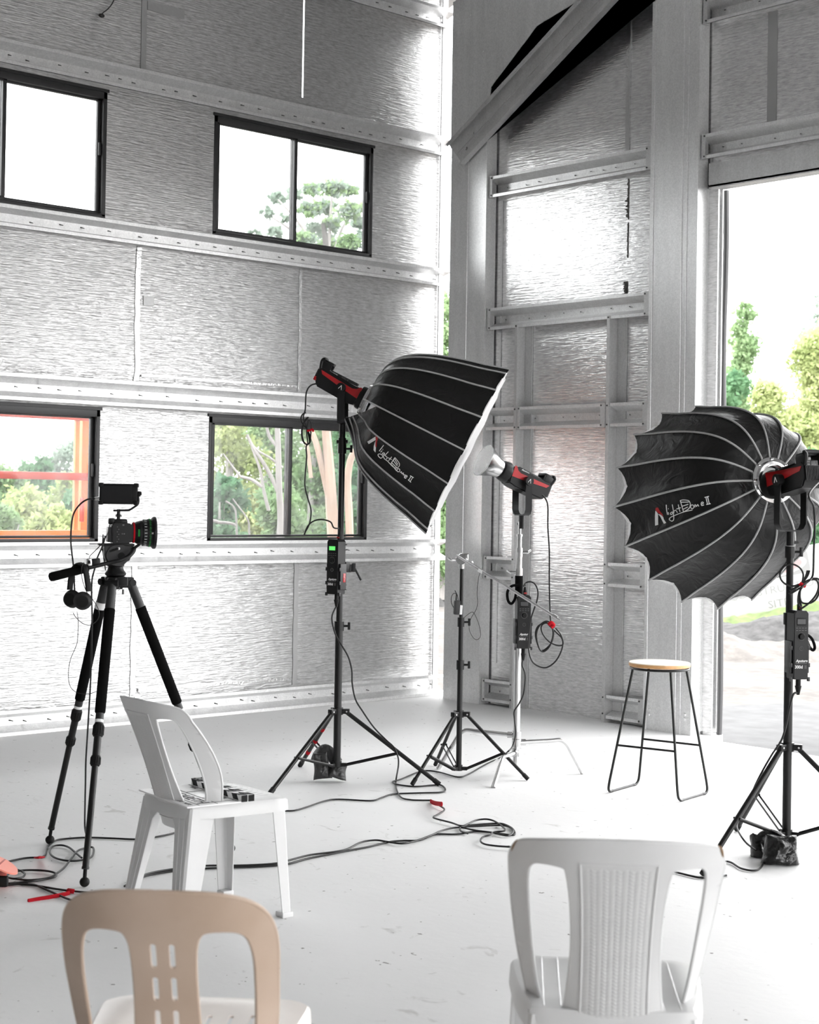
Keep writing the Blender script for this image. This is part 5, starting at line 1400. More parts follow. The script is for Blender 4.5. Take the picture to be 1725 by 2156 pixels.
chW, CW = chair('white plastic chair seen from behind, woven back panel, under the stool and softbox', (-2.315, 2.716), 43.8, 'plasticw', 'weave', 1.015, 0.98)
chB, CB = chair('beige plastic chair seen from behind with two rows of slots', (-2.675, 1.870), 45.0, 'beige', 'slots', 1.05, 0.918, seatm='beigeseat')
# brown rust-like stains on the shoulders of the white chair
def stain():
    m, nt, b, N, L = _nt('brown_grime'); b.inputs['Base Color'].default_value = (0.22, 0.13, 0.06, 1); b.inputs['Roughness'].default_value = 0.8
    return m
M['grime'] = stain()
for x0 in (-0.198, 0.198):
    bm = NB()
    for k in range(7):
        t = k / 6; z = 0.816 - 0.028 * t; x = x0 + math.copysign(0.0125 * t ** 0.6, x0)
        h = z - 0.445; y = -0.200 - 0.30 * h - 0.16 * h * h + abs(x) ** 3 * max(7.0, 24 - 52.8 * h) + 0.5 * x * x
        q = CW @ V((x, y - 0.0035, z)); r = (0.001 + 0.0022 * math.sin(PI * t)) * (1.2 if x0 > 0 else 0.8)
        if k: tube(bm, [pq, q], [pr_, r], 6)
        pq, pr_ = q, r
    obj('stain', bm, M['grime'], chW, label='brown grime on the shoulder')

# ================================================================== SLATE ON THE CHAIR
zsl = 0.434
O = FL(413, 1650, zsl); E = FL(526, 1688, zsl); ux = (E - O).normalized(); uy = V((0, 0, 1)).cross(ux); Lc = 0.385
if uy.dot(CAMZ) < 0: uy = -uy
sl = thing('clapperboard', 'white film clapperboard with striped sticks lying on the white chair seat', 'clapperboard', (O + E) / 2 - V((0, 0, 0.008)))
F = frame(O, ux, z=V((0, 0, 1)))
HB = 0.215
bm = NB(); box(bm, (Lc / 2, -HB / 2 - 0.016, -0.003), (Lc, HB, 0.006), F, 0.0015); obj('board', bm, M['board'], sl)
def sticks(y, z, ang):
    Fs = F @ Matrix.Translation((0, y, z)) @ Matrix.Rotation(math.radians(ang), 4, 'Z')
    bm = NB(); box(bm, (Lc / 2, 0, 0), (Lc, 0.022, 0.022), Fs, 0.002); o = obj('stick', bm, M['board'], sl)
    bm = NB()
    for i in range(5):
        x = 0.02 + i * Lc / 5; q = [(x, -0.0116), (x + Lc / 10, -0.0116), (x + Lc / 10 + 0.016, 0.0116), (x + 0.016, 0.0116)]
        q = [(min(a, Lc - 0.002), b) for a, b in q]
        prism(bm, q, 0.0010, Fs, z0=0.0108)
        q2 = [(x, -0.0112), (min(Lc, x + Lc / 10), -0.0112), (min(Lc, x + Lc / 10 - 0.016), 0.0112), (max(0, x - 0.016), 0.0112)]
        prism(bm, q2, 0.0010, Fs @ Matrix.Translation((0, -0.0108, 0)) @ Matrix.Rotation(PI / 2, 4, 'X'))
    box(bm, (Lc + 0.0005, 0, 0), (0.002, 0.0225, 0.0225), Fs)
    obj('stripes', bm, M['rubber'], o, smooth=False)
sticks(-0.010, 0.008, 0); sticks(0.018, 0.008, 0)
bm = NB(); box(bm, (0.024, 0.004, 0.0205), (0.05, 0.05, 0.003), F, 0.001)
for x, y in ((0.012, -0.012), (0.036, -0.012), (0.012, 0.018), (0.036, 0.018)): cyl(bm, F @ V((x, y, 0.0215)), F @ V((x, y, 0.024)), 0.004, 8, mi=1)
obj('hinge_plate', bm, [M['darkgrey'], M['rubber']], sl)
bm = NB()
for y in (-0.032, -0.112, -0.182): box(bm, (Lc / 2, y, 0.0004), (Lc * 0.98, 0.0022, 0.0008), F)
for x, y0, y1 in ((Lc * 0.36, -0.032, -0.112), (Lc * 0.68, -0.032, -0.112), (Lc * 0.92, -0.032, -0.182)): box(bm, (x, (y0 + y1) / 2, 0.0004), (0.0018, y1 - y0, 0.0008), F)
obj('ruled_lines', bm, M['rubber'], sl, smooth=False)
bm = text_bm('GARETH', 0.060, F @ Matrix.Translation((0.135, -0.168, 0.0004)), 0.0008, shear=0.25, xs=0.92); obj('lettering', bm, M['rubber'], sl, smooth=False)
for s_, x, y, z_ in (('ROLL', 0.05, -0.050, 0.018), ('SCENE', Lc * 0.40, -0.050, 0.018), ('TAKE', Lc * 0.70, -0.050, 0.018), ('PROD', 0.07, -0.130, 0.014), ('MON  DAY  NITE', 0.19, -0.212, 0.022)):
    bm = text_bm(s_, z_, F @ Matrix.Translation((x, y, 0.0004)), 0.0006); obj('lettering', bm, M['rubber'], sl, smooth=False)

# ================================================================== TRIPOD
TD = 6.64
def Q(x, y, d=TD): return P(x, y, d)
tf = [FL(105, 1778), FL(178, 1868), FL(486, 1796)]
TC = P2(243, 1220, TD)
tr = thing('tripod', 'black video tripod with foam-wrapped legs and a fluid head', 'tripod', U((sum(f.x for f in tf) / 3, sum(f.y for f in tf) / 3), 0))
ztop = zat(TC, 1222)
bm = NB()
Fc = frame(U(TC, ztop), CAMX, z=V((0, 0, 1)))
lathe(bm, [(0.0, -0.035), (0.030, -0.035), (0.040, -0.01), (0.044, 0.010), (0.040, 0.016), (0.0, 0.016)], Fc, 24, close=False)
for f in tf:
    d = V((f.x - TC[0], f.y - TC[1], 0)).normalized(); p = U(TC, ztop - 0.008) + d * 0.045
    box(bm, (0, 0, 0), (0.06, 0.036, 0.044), frame(p, d, z=(0, 0, 1)), 0.006); sd = d.cross(V((0, 0, 1))); cyl(bm, p + d * 0.024 - sd * 0.026, p + d * 0.024 + sd * 0.026, 0.014, 12)
obj('spider', bm, M['black'], tr)
bm = NB(); box(bm, (0.028, -0.036, -0.002), (0.058, 0.012, 0.036), Fc, 0.004); obj('name_plate', bm, M['darkgrey'], tr)
bm = NB(); cyl(bm, Fc @ V((0.040, -0.02, -0.035)), Fc @ V((0.040, -0.02, -0.055)), 0.009, 10); tube(bm, [Fc @ V((0.018 + 0.004 * math.cos(a), -0.025, -0.032 + 0.008 * math.sin(a))) for a in [i * PI / 6 for i in range(12)]], 0.0014, 5, closed=True); obj('hook', bm, M['satin'], tr)
for i, f in enumerate(tf):
    d = V((f.x - TC[0], f.y - TC[1], 0)).normalized(); a = U(TC, ztop - 0.012) + d * 0.064; b = V((f.x, f.y, 0.045)); Lg = (b - a).length; dr = (b - a).normalized()
    def at(t): return a.lerp(b, t)
    bm = NB(); tube(bm, [at(0), at(0.09), at(0.10), at(0.52)], [0.019, 0.020, 0.0165, 0.0165], 14); lg = obj('leg', bm, M['darkgrey'], tr)
    bm = NB(); tube(bm, [at(0.09), at(0.093), at(0.455), at(0.46)], [0.019, 0.0225, 0.0215, 0.0175], 16); obj('foam_sleeve', bm, M['foam'], lg)
    bm = NB(); tube(bm, [at(0.482), at(0.492)], 0.0174, 14); obj('white_band', bm, M['tapewhite'], lg)
    for (t0, t1, r) in ((0.497, 0.54, 0.0215), (0.605, 0.64, 0.0195)):
        bm = NB(); tube(bm, [at(t0), at(t0 + 0.006), at(t1 - 0.006), at(t1)], [r * 0.88, r, r, r * 0.85], 14)
        sd = dr.orthogonal().normalized(); s2 = dr.cross(sd)
        for k in range(14):
            v = sd * math.cos(2 * PI * k / 14) + s2 * math.sin(2 * PI * k / 14); tube(bm, [at(t0 + 0.006) + v * r, at(t1 - 0.006) + v * r], 0.0018, 4)
        obj('twist_lock', bm, M['rubber'], lg)
    bm = NB(); tube(bm, [at(0.54), at(0.61)], 0.0150, 14); tube(bm, [at(0.635), at(0.975)], 0.0128, 14); tube(bm, [at(0.972), at(0.98)], 0.0145, 14); obj('lower_tube', bm, M['blackmetal'], lg)
    bm = NB(); tube(bm, [at(0.98), b - V((0, 0, 0.012))], 0.0075, 10); sphere(bm, V((f.x, f.y, 0.020)), 0.0195, n=12, s=(1, 1, 0.98)); obj('rubber_foot', bm, M['rubber'], lg)
bm = NB(); p0 = U(TC, ztop - 0.03); d = V((tf[0].x - TC[0], tf[0].y - TC[1], 0)).normalized(); a = U(TC, ztop - 0.012) + d * 0.064; b = V((tf[0].x, tf[0].y, 0.045))
tube(bm, [a.lerp(b, 0.075), a.lerp(b, 0.10)], 0.0228, 16); obj('white_band', bm, M['tapewhite'], tr)
# fluid head
HX = (CAMX * 0.96 + CAMZ * 0.28); HX = V((HX.x, HX.y, 0)).normalized()
hb = U(TC, ztop + 0.016)
Fh = frame(hb, HX, z=V((0, 0, 1)))
bm = NB(); lathe(bm, [(0.034, 0.0), (0.042, 0.006), (0.044, 0.014), (0.034, 0.026), (0.030, 0.040), (0.036, 0.044), (0.036, 0.052), (0.0, 0.052)], Fh, 28, close=False); head = obj('pan_base', bm, M['black'], tr)
bm = NB(); prism(bm, smooth2([(-0.050, 0.105), (-0.046, 0.075), (-0.02, 0.045), (0.02, 0.042), (0.05, 0.070), (0.078, 0.104), (0.070, 0.125), (0.02, 0.128), (-0.045, 0.126)], 4), 0.062, frame(Fh @ V((0, 0.031, 0)), HX, z=-(Fh.to_3x3() @ V((0, 1, 0)))))
es = [e for e in bm.edges if e.calc_face_angle(0) > 1.2]; bmesh.ops.bevel(bm, geom=es, offset=0.004, segments=2, affect='EDGES')
cyl(bm, Fh @ V((0.0, -0.030, 0.088)), Fh @ V((0.0, -0.040, 0.088)), 0.042, 32)
obj('tilt_body', bm, M['darkgrey'], tr)
bm = NB(); cyl(bm, Fh @ V((0.018, -0.040, 0.086)), Fh @ V((0.018, -0.042, 0.086)), 0.0145, 24); obj('badge', bm, M['rubber'], tr)
bm = NB()
for x, z in ((0.008, 0.116), (0.066, 0.113)): cyl(bm, Fh @ V((x, -0.036, z)), Fh @ V((x, -0.043, z)), 0.0052, 12)
obj('screw', bm, M['satin'], tr)
bm = NB(); tube(bm, [Fh @ V((0.006, -0.040, 0.116)), Fh @ V((-0.028, -0.044, 0.105))], 0.0042, 8); tube(bm, [Fh @ V((0.062, -0.04, 0.112)), Fh @ V((0.09, -0.05, 0.135))], 0.006, 8); obj('lock_lever', bm, M['rubber'], tr)
bm = NB(); box(bm, (0.0, 0, 0.131), (0.145, 0.060, 0.010), Fh, 0.003); box(bm, (-0.085, -0.02, 0.1335), (0.05, 0.02, 0.004), Fh, 0.001); obj('camera_plate', bm, M['black'], tr)
hd_ = [Q(283, 1157, 6.58), Q(270, 1172, 6.55), Q(252, 1180, 6.53), Q(230, 1185, 6.52), Q(176, 1198, 6.48)]
bm = NB(); tube(bm, crom(hd_, 5), 0.0085, 10); hn = obj('pan_handle', bm, M['black'], tr)
bm = NB(); e0, e1 = Q(186, 1195.5, 6.49), Q(103, 1216, 6.43); dr = (e1 - e0).normalized(); tube(bm, [e0, e0 + dr * 0.006, e1 - dr * 0.014, e1 - dr * 0.004, e1], [0.014, 0.0175, 0.0185, 0.016, 0.008], 14); obj('foam_grip', bm, M['foam'], hn)
# ================================================================== CAMERA
zc0 = 0.1365
Fk = Fh @ Matrix.Translation((0.016, 0.0, zc0))
ca = thing('film_camera', 'small black mirrorless camera with a big cine lens on the tripod', 'camera', Fk @ V((0, 0, 0)))
R3 = Fk.to_3x3()
def fz(x): return frame(Fk @ V(x), R3 @ V((0, 1, 0)), z=R3 @ V((1, 0, 0)))   # lens axis frame
bm = NB(); prism(bm, [(-0.040, 0.0), (0.036, 0.0), (0.046, 0.012), (0.048, 0.070), (0.040, 0.082), (-0.030, 0.086), (-0.042, 0.076)], 0.118, frame(Fk @ V((0, 0.059, 0)), R3 @ V((1, 0, 0)), z=R3 @ V((0, -1, 0))))
es = [e for e in bm.edges if e.calc_face_angle(0) > 0.6]; bmesh.ops.bevel(bm, geom=es, offset=0.005, segments=2, affect='EDGES')
obj('body', bm, M['black'], ca)
bm = NB(); box(bm, (-0.047, -0.004, 0.036), (0.014, 0.088, 0.062), Fk, 0.003); obj('rear_screen', bm, M['screen'], ca)
bm = NB(); box(bm, (-0.036, 0, 0.090), (0.026, 0.036, 0.026), Fk, 0.006); box(bm, (0.0, 0, 0.088), (0.056, 0.044, 0.024), Fk, 0.010); obj('viewfinder', bm, M['black'], ca)
bm = NB()
for i in range(7): box(bm, (-0.018 + (i % 2) * 0.006, -0.060, 0.008 + i * 0.010), (0.004, 0.002, 0.003), Fk)
box(bm, (0.010, -0.060, 0.040), (0.005, 0.002, 0.005), Fk); box(bm, (0.002, -0.060, 0.040), (0.003, 0.002, 0.005), Fk); box(bm, (0.006, -0.060, 0.076), (0.007, 0.002, 0.006), Fk)
obj('body_markings', bm, M['greyink'], ca, smooth=False)
bm = NB(); lathe(bm, [(0.036, 0.046), (0.042, 0.050), (0.042, 0.060), (0.046, 0.066), (0.049, 0.078), (0.050, 0.078), (0.0505, 0.088), (0.055, 0.090), (0.055, 0.108), (0.057, 0.110), (0.057, 0.124), (0.060, 0.128), (0.0665, 0.134), (0.0665, 0.142), (0.063, 0.145), (0.056, 0.145), (0.054, 0.135), (0.0, 0.130)], fz((0, 0, 0.044)), 48, close=False)
ln = obj('lens', bm, M['black'], ca)
bm = NB(); lathe(bm, [(0.0385, 0.0475), (0.0425, 0.0505), (0.0432, 0.0555), (0.0425, 0.057), (0.0, 0.057)], fz((0, 0, 0.044)), 36, close=False); obj('red_ring', bm, M['magenta'] if 'magenta' in M else M['redtie'], ln)
bm = NB(); Fl = fz((0, 0, 0.044)); 
for k in range(26):
    th = 2 * PI * k / 26
    for (r, x, w_, l_) in ((0.0553, 0.099, 0.0010, 0.010),):
        c = Fl @ V((r * math.cos(th), r * math.sin(th), x)); tube(bm, [c - R3 @ V((l_ / 2, 0, 0)), c + R3 @ V((l_ / 2, 0, 0))], w_, 4)
obj('white_marks', bm, M['whiteink'], ln, smooth=False)
M['greenink'] = mat('green_ink', (0.02, 0.32, 0.05), 0.6)
bm = NB()
for k in range(60):
    th = 2 * PI * k / 60; c = Fl @ V((0.0573 * math.cos(th), 0.0573 * math.sin(th), 0.118)); l_ = 0.003 + 0.006 * ((k * 7) % 5) / 5
    tube(bm, [c - R3 @ V((l_ / 2, 0, 0)), c + R3 @ V((l_ / 2, 0, 0))], 0.0009, 4)
obj('green_marks', bm, M['greenink'], ln, smooth=False); bm = NB()
for k in range(-4, 5):
    th = PI + k * 0.07; c = Fl @ V((0.0475 * math.cos(th), 0.0475 * math.sin(th), 0.072)); tube(bm, [c - R3 @ V((0.004, 0, 0)), c + R3 @ V((0.004, 0, 0))], 0.0014, 4)
obj('green_marks', bm, M['greenink'], ln, smooth=False)
bm = text_bm('50', 0.010, frame(Fk @ V((0.126, -0.0610, 0.040)), R3 @ V((1, 0, 0)), z=R3 @ V((0, -1, 0))), 0.0008, 'CENTER'); obj('lettering', bm, M['whiteink'], ln, smooth=False)
bm = NB(); box(bm, (-0.008, 0, 0.112), (0.024, 0.024, 0.006), Fk, 0.001); cyl(bm, Fk @ V((-0.008, 0, 0.098)), Fk @ V((-0.008, 0, 0.140)), 0.007, 12); cyl(bm, Fk @ V((-0.008, 0, 0.116)), Fk @ V((-0.008, 0, 0.119)), 0.012, 16); obj('shoe_mount', bm, M['black'], ca)
# ================================================================== MONITOR
mc = Q(249.5, 1040, 6.62)
mo = thing('field_monitor', 'black on-camera monitor on a bent arm above the camera', 'monitor', mc - V((0, 0, 0.045)))
Fm = frame(mc, CAMX, z=V((0, 0, 1)) + CAMX * 0.0)
Fm = frame(mc, c2w(1, 0.01, 0.06), z=c2w(0.015, -1, 0.02))
bm = NB(); box(bm, (0, 0.008, 0), (0.156, 0.026, 0.084), Fm, 0.007); obj('case', bm, M['black'], mo)
for sx in (-1, 1):
    for sz in (-1, 1):
        bm = NB(); box(bm, (sx * 0.071, 0.006, sz * 0.036), (0.020, 0.034, 0.018), Fm, 0.006); obj('corner_guard', bm, M['rubber'], mo)
bm = NB(); box(bm, (-0.008, -0.0056, -0.001), (0.122, 0.002, 0.066), Fm); obj('screen', bm, M['screen'], mo, smooth=False)
bm = NB(); pts = [Q(291, 1040, 6.63), Q(292, 1054, 6.63), Q(290, 1062, 6.63), Q(282, 1068, 6.63), Q(273, 1073.5, 6.63), Q(264, 1074.5, 6.63), Q(246, 1074.5, 6.63)]
tube(bm, crom(pts, 5), 0.0042, 8); cyl(bm, Q(287, 1039, 6.63), Q(298, 1039, 6.63), 0.008, 10); box(bm, (0, 0, 0), (0.012, 0.02, 0.022), frame(Q(293, 1040, 6.63), CAMX, z=(0, 0, 1)), 0.003); box(bm, (0, 0, 0), (0.022, 0.022, 0.008), frame(Q(245, 1075, 6.63), CAMX, z=(0, 0, 1)), 0.002)
obj('mount_arm', bm, M['black'], mo)
bm = NB(); tube(bm, [Q(212, 1049, 6.62), Q(199, 1050, 6.62)], [0.0075, 0.006], 10); obj('cable_plug', bm, M['satin'], mo)
# remote on the handle
bm = NB(); F = frame(Q(190, 1183, 6.50), CAMX + CAMZ * 0.3, z=V((0, 0, 1)) - CAMX * 0.1)
rm = thing('handle_remote', 'small silver remote control clamped on the pan handle', 'remote', Q(190, 1190, 6.50))
box(bm, (-0.005, 0, 0), (0.022, 0.03, 0.032), F, 0.005); obj('case', bm, M['satin'], rm)
bm = NB(); box(bm, (-0.006, -0.016, 0.0), (0.012, 0.004, 0.014), F, 0.002); obj('button', bm, M['rubber'], rm)
bm = NB(); box(bm, (0.022, 0.004, -0.002), (0.035, 0.030, 0.028), F, 0.006); obj('clamp', bm, M['black'], rm)
# headphones
hpn = thing('headphones', 'black over-ear headphones hanging from the tripod pan handle', 'headphones', Q(165, 1285, 6.47))
bm = NB(); pts = [Q(147, 1242, 6.52), Q(150, 1215, 6.52), Q(156, 1196, 6.50), Q(168, 1188, 6.48), Q(178, 1194, 6.44), Q(183, 1215, 6.43), Q(187, 1245, 6.42)]
tube(bm, crom(pts, 6), 0.0085, 8, flat=1.6); obj('headband', bm, M['rubber'], hpn)
for (x, y, d_, dx) in ((152, 1261, 6.52, -0.25), (174, 1265, 6.42, 0.12)):
    a = c2w(dx, 0.05, -1).normalized(); p = Q(x, y, d_)
    Fe = frame(p, V((0, 0, 1)), z=a) if False else frame(p, a.cross(V((0, 0, 1))), z=a)
    bm = NB(); lathe(bm, [(0.0, -0.022), (0.022, -0.022), (0.034, -0.012), (0.037, 0.0), (0.033, 0.008), (0.031, 0.018), (0.026, 0.022), (0.0, 0.022)], Fe, 28, close=False)
    e_ = obj('ear_cup', bm, M['rubber'], hpn)
    bm = NB(); lathe(bm, [(0.024, 0.0225), (0.030, 0.0200), (0.030, 0.016)], Fe, 28, close=False); obj('cup_trim', bm, M['darkgrey'], e_)

# ================================================================== SANDBAGS
def pillow(bm, c, ax, up, hw, hh, th, seed, n=26):
    """a filled bag lobe: two bulging sheets sewn at the edges, with pulled corners and creases"""
    F = frame(c, ax, V(up)); G = {}
    for s_ in (1, -1):
        for i in range(n + 1):
            for j in range(n + 1):
                u, v = -1 + 2 * i / n, -1 + 2 * j / n
                edge = i in (0, n) or j in (0, n)
                if edge and s_ < 0: G[(s_, i, j)] = G[(1, i, j)]; continue
                k = (max(0, 1 - u ** 4) * max(0, 1 - v ** 4)) ** 0.5
                x = u * hw * (1 - 0.10 * (1 - v * v)) * (1 - 0.12 * v); y = v * hh * (1 - 0.07 * (1 - u * u))
                q = V((x * 9, y * 9, s_ * 0.7 + seed))
                z = s_ * th * k * (1 + 0.25 * -v) + k * (noise.noise(q * 2.2) * 0.020 + abs(noise.noise(q * 5.0)) * 0.012 - 0.004)
                p = F @ V((x + noise.noise(q * 2) * 0.006, y + noise.noise(q * 2 + V((5, 0, 0))) * 0.006, z))
                if p.z < 0.004: p.z = 0.004
                G[(s_, i, j)] = bm.verts.new(p)
        for i in range(n):
            for j in range(n): bm.faces.new([G[(s_, a, b)] for a, b in ((i, j), (i + 1, j), (i + 1, j + 1), (i, j + 1))])
def sandbag(label, lobes, straps, mt, base):
    t = thing('sandbag', label, 'sandbag', base)
    for i, a in enumerate(lobes):
        bm = NB(); pillow(bm, *a, i * 7.3 + a[3]); obj('bag_lobe', bm, M[mt], t, angle=80)
    for pts, r in straps:
        bm = NB(); tube(bm, crom(pts, 5), r, 8, flat=2.4); obj('strap', bm, M[mt], t)
    return t
RD = DEP(U(RC, 0.1)); UPW = V((0, 0, 1))
sandbag('crumpled grey sandbag slung over the leg of the left light stand', [(P(677, 1612, LD + 0.02), CAMX + UPW * 0.12, UPW - CAMX * 0.1, 0.043, 0.072, 0.036), (P(711, 1622, LD + 0.02), CAMX - UPW * 0.25, UPW + CAMX * 0.2, 0.050, 0.044, 0.036)],
    [([P(664, 1606, LD + 0.03), P(670, 1588, LD + 0.05), P(684, 1578, LD + 0.05), P(700, 1590, LD + 0.04), P(710, 1606, LD + 0.03)], 0.013)], 'bagplastic', V((P(692, 1630, LD).x, P(692, 1630, LD).y, 0)))
sandbag('black vinyl sandbag slung over the brace of the right light stand', [(P(1601, 1787, RD + 0.02), CAMX * 0.9 + CAMZ * 0.4, UPW - CAMX * 0.15, 0.042, 0.068, 0.036), (P(1644, 1790, RD - 0.12), CAMX - UPW * 0.05, UPW - CAMX * 0.12, 0.076, 0.066, 0.044)],
    [([P(1600, 1772, RD), P(1610, 1756, RD - 0.04), P(1630, 1752, RD - 0.08), P(1655, 1768, RD - 0.10), P(1676, 1790, RD - 0.12)], 0.012)], 'bagblack', V((P(1625, 1800, RD).x, P(1625, 1800, RD).y, 0)))

# ================================================================== CABLES
def cable(name, label, pts, r=0.0042, mt='cable', k=6, cat='cable', parent=None, group=None):
    bm = NB(); tube(bm, crom(pts, k), r, 8)
    if parent is not None: return obj(name, bm, M[mt], parent)
    return solo(name, bm, M[mt], label, cat, group)
def fl(pts, z=0.0055, w=0.0):
    return [FL(x, y, z + (w * abs(math.sin(i * 1.7)))) for i, (x, y) in enumerate(pts)]
cable('power_cable', 'black cable running right from under the white chair to the floor coil, straighter strand', fl([(262, 1866), (300, 1846), (365, 1834), (420, 1829), (500, 1826), (555, 1824), (606, 1819), (650, 1807), (703, 1797), (738, 1790), (776, 1783), (818, 1773), (849, 1770), (884, 1769), (915, 1757), (960, 1756.5), (999, 1751), (1037, 1753), (1079, 1758), (1084, 1752), (1076, 1742), (1055, 1734), (1020, 1735), (985, 1738)]))
cable('power_cable', 'black cable twisted around its neighbour and looping into the floor coil', fl([(270, 1858), (310, 1840), (370, 1829), (430, 1823), (510, 1822), (580, 1818), (617, 1809), (654, 1800), (724, 1790), (759, 1774), (790, 1769), (814, 1772), (846, 1776), (877, 1770), (912, 1757), (933, 1748), (967, 1742), (999, 1748), (1037, 1753), (1070, 1759), (1081, 1748), (1060, 1738), (1000, 1740), (973, 1741), (970, 1749), (985, 1755)], 0.0075, 0.004))
cable('power_cable', 'black cable from the red floor tie into the coil, with a curled tail', fl([(908, 1685), (922, 1694), (936, 1704), (926, 1713), (913, 1720), (919, 1724), (950, 1732), (972, 1739), (985, 1735), (1003, 1727), (1027, 1725), (1047, 1732), (1064, 1748), (1040, 1752), (1032, 1758), (1018, 1762), (1012, 1770), (1020, 1777), (1044, 1781), (1073, 1783), (1100, 1784)], 0.010, 0.006))
dl = LD - 0.06
cable('power_cable', 'black mains cable hanging from the green-screen control box to the floor', [LB @ V((0.006, 0, -0.205))] + [P(x, y, dl - 0.02) for x, y in ((699, 1300), (706, 1334), (720, 1359), (734, 1384), (741, 1412), (742, 1440), (749, 1473), (764, 1498), (787, 1531), (812, 1557))] + [P(829, 1573, 8.35), P(838, 1593, 8.33), P(839, 1612, 8.36)] + fl([(834, 1643), (835, 1662), (845, 1679), (865, 1684), (888, 1685), (908, 1685)], 0.006))
cable('power_cable', 'black cable leaving the chair to the right and winding under the stand legs', fl([(560, 1708), (580, 1706), (616, 1707), (647, 1699), (682, 1687), (713, 1683), (780, 1686), (803, 1680), (828, 1672), (884, 1669.6), (929, 1668), (938, 1662), (929, 1653), (912, 1653), (874, 1656), (839, 1652), (827, 1646), (846, 1640), (877, 1627), (898, 1622.6), (926, 1626), (964, 1636), (985, 1631), (1013, 1615), (1034, 1604), (1052, 1596)], 0.006) + [P(1068, 1584, 8.66), P(1079, 1572, 8.70), P(1086, 1547, 8.74), P(1084, 1517, 8.76), P(1083, 1498, 8.76), P(1093, 1482, 8.76), P(1103, 1459, 8.76), P(1106, 1421, 8.76), P(1100, 1401, 8.77), MB_ @ V((0.006, 0, -0.205))])
# left lamp lead
ll_ = cable('lamp_lead', 'black lead hanging from the rear of the left lamp, bundled halfway, into its box', [P(x, y, LD) for x, y in ((684, 806), (671, 807), (654, 812), (645, 828), (643, 862), (639, 880), (647, 905), (652, 930), (645, 940), (646, 960), (645, 975), (642, 1019), (648, 1048), (655, 1074), (652, 1102), (643, 1120), (641, 1126), (648, 1108), (661, 1097), (678, 1094), (696, 1099), (703, 1111))] + [LB @ V((0.012, 0.008, 0.20))], 0.0040)
bm = NB()
for q in ([(644, 868), (636, 874), (634, 885), (640, 896), (648, 905), (654, 925), (650, 935), (640, 932), (635, 915), (638, 895), (650, 878)], [(648, 878), (640, 890), (636, 910), (640, 930), (648, 935), (646, 910), (650, 885), (655, 895), (654, 922)]):
    tube(bm, crom([P(x, y, LD - 0.005) for x, y in q], 5), 0.0038, 7)
obj('gathered_loops', bm, M['cable'], ll_)
def tie(label, pts, r=0.006, fl_=2.2, name='cable_tie'):
    bm = NB(); tube(bm, crom(pts, 5), r, 8, flat=fl_); return solo(name, bm, M['redtie'], label, 'cable tie')
tie('red hook-and-loop tie on the hanging left lamp lead', [P(647, 907, LD - 0.012), P(653, 906, LD - 0.014), P(658, 904, LD - 0.012), P(660, 909, LD - 0.01)], 0.006, 0.8)
tie('red hook-and-loop tie standing up on the floor cable at centre', [FL(907, 1687, 0.008), FL(913, 1690, 0.016), FL(921, 1692, 0.034), FL(931, 1693, 0.058)], 0.011, 0.35)
# tripod side floor cables
cable('power_cable', 'black cable arcing past the tripod feet from left edge to the white chair', fl([(-60, 1850), (-30, 1832), (0, 1819), (35, 1810), (60, 1806), (85, 1805), (95, 1800), (100, 1784), (113, 1772), (130, 1767), (180, 1763.5), (235, 1765), (290, 1767), (335, 1761), (372, 1752), (390, 1740)], 0.006))
cable('power_cable', 'black cable looped in a loose ring around the front tripod foot', fl([(30, 1850), (60, 1853), (100, 1849), (118, 1840), (135, 1827), (150, 1808), (163, 1792), (178, 1786), (195, 1784), (197, 1795), (190, 1806), (165, 1812), (140, 1812), (116, 1806), (105, 1795), (110, 1783), (128, 1779.5), (145, 1784), (160, 1796), (172, 1806)], 0.007, 0.003))
cable('power_cable', 'black cable coiled flat beside the orange power block', fl([(10, 1832), (22, 1830), (42, 1833), (52, 1840), (47, 1847), (30, 1850), (15, 1846), (22, 1838), (45, 1833), (70, 1832), (100, 1834), (117, 1839), (116, 1846), (95, 1851), (65, 1856), (40, 1858), (20, 1860)], 0.0075, 0.003))
cable('power_cable', 'black cable from the orange block towards the beige chair, red clip on it', fl([(15, 1860), (35, 1861), (65, 1863), (90, 1867), (120, 1872), (150, 1876), (190, 1879), (240, 1878)], 0.006))
cable('power_cable', 'black cable curving from the orange block under the beige chair', fl([(15, 1863), (40, 1861), (72, 1863), (95, 1872), (120, 1883), (150, 1895), (200, 1908)], 0.006))
tie('red hook-and-loop ring lying on the cable beside the left tripod foot', [FL(84, 1804, 0.012), FL(78, 1806, 0.04), FL(76, 1806, 0.08), FL(82, 1806, 0.105), FL(88, 1805, 0.085), FL(90, 1805, 0.05), FL(87, 1806, 0.014)], 0.004, 2.4)
tie('long red strap lying flat on the floor in front of the tripod', [FL(59, 1897, 0.004), FL(80, 1893, 0.005), FL(105, 1889, 0.006), FL(130, 1884, 0.007), FL(146, 1880, 0.008)], 0.008, 0.7, 'cable_strap')
tie('red clip around the cable beside the beige chair', [FL(144, 1875, 0.010), FL(150, 1876, 0.012), FL(156, 1877, 0.010)], 0.009, 1.0)
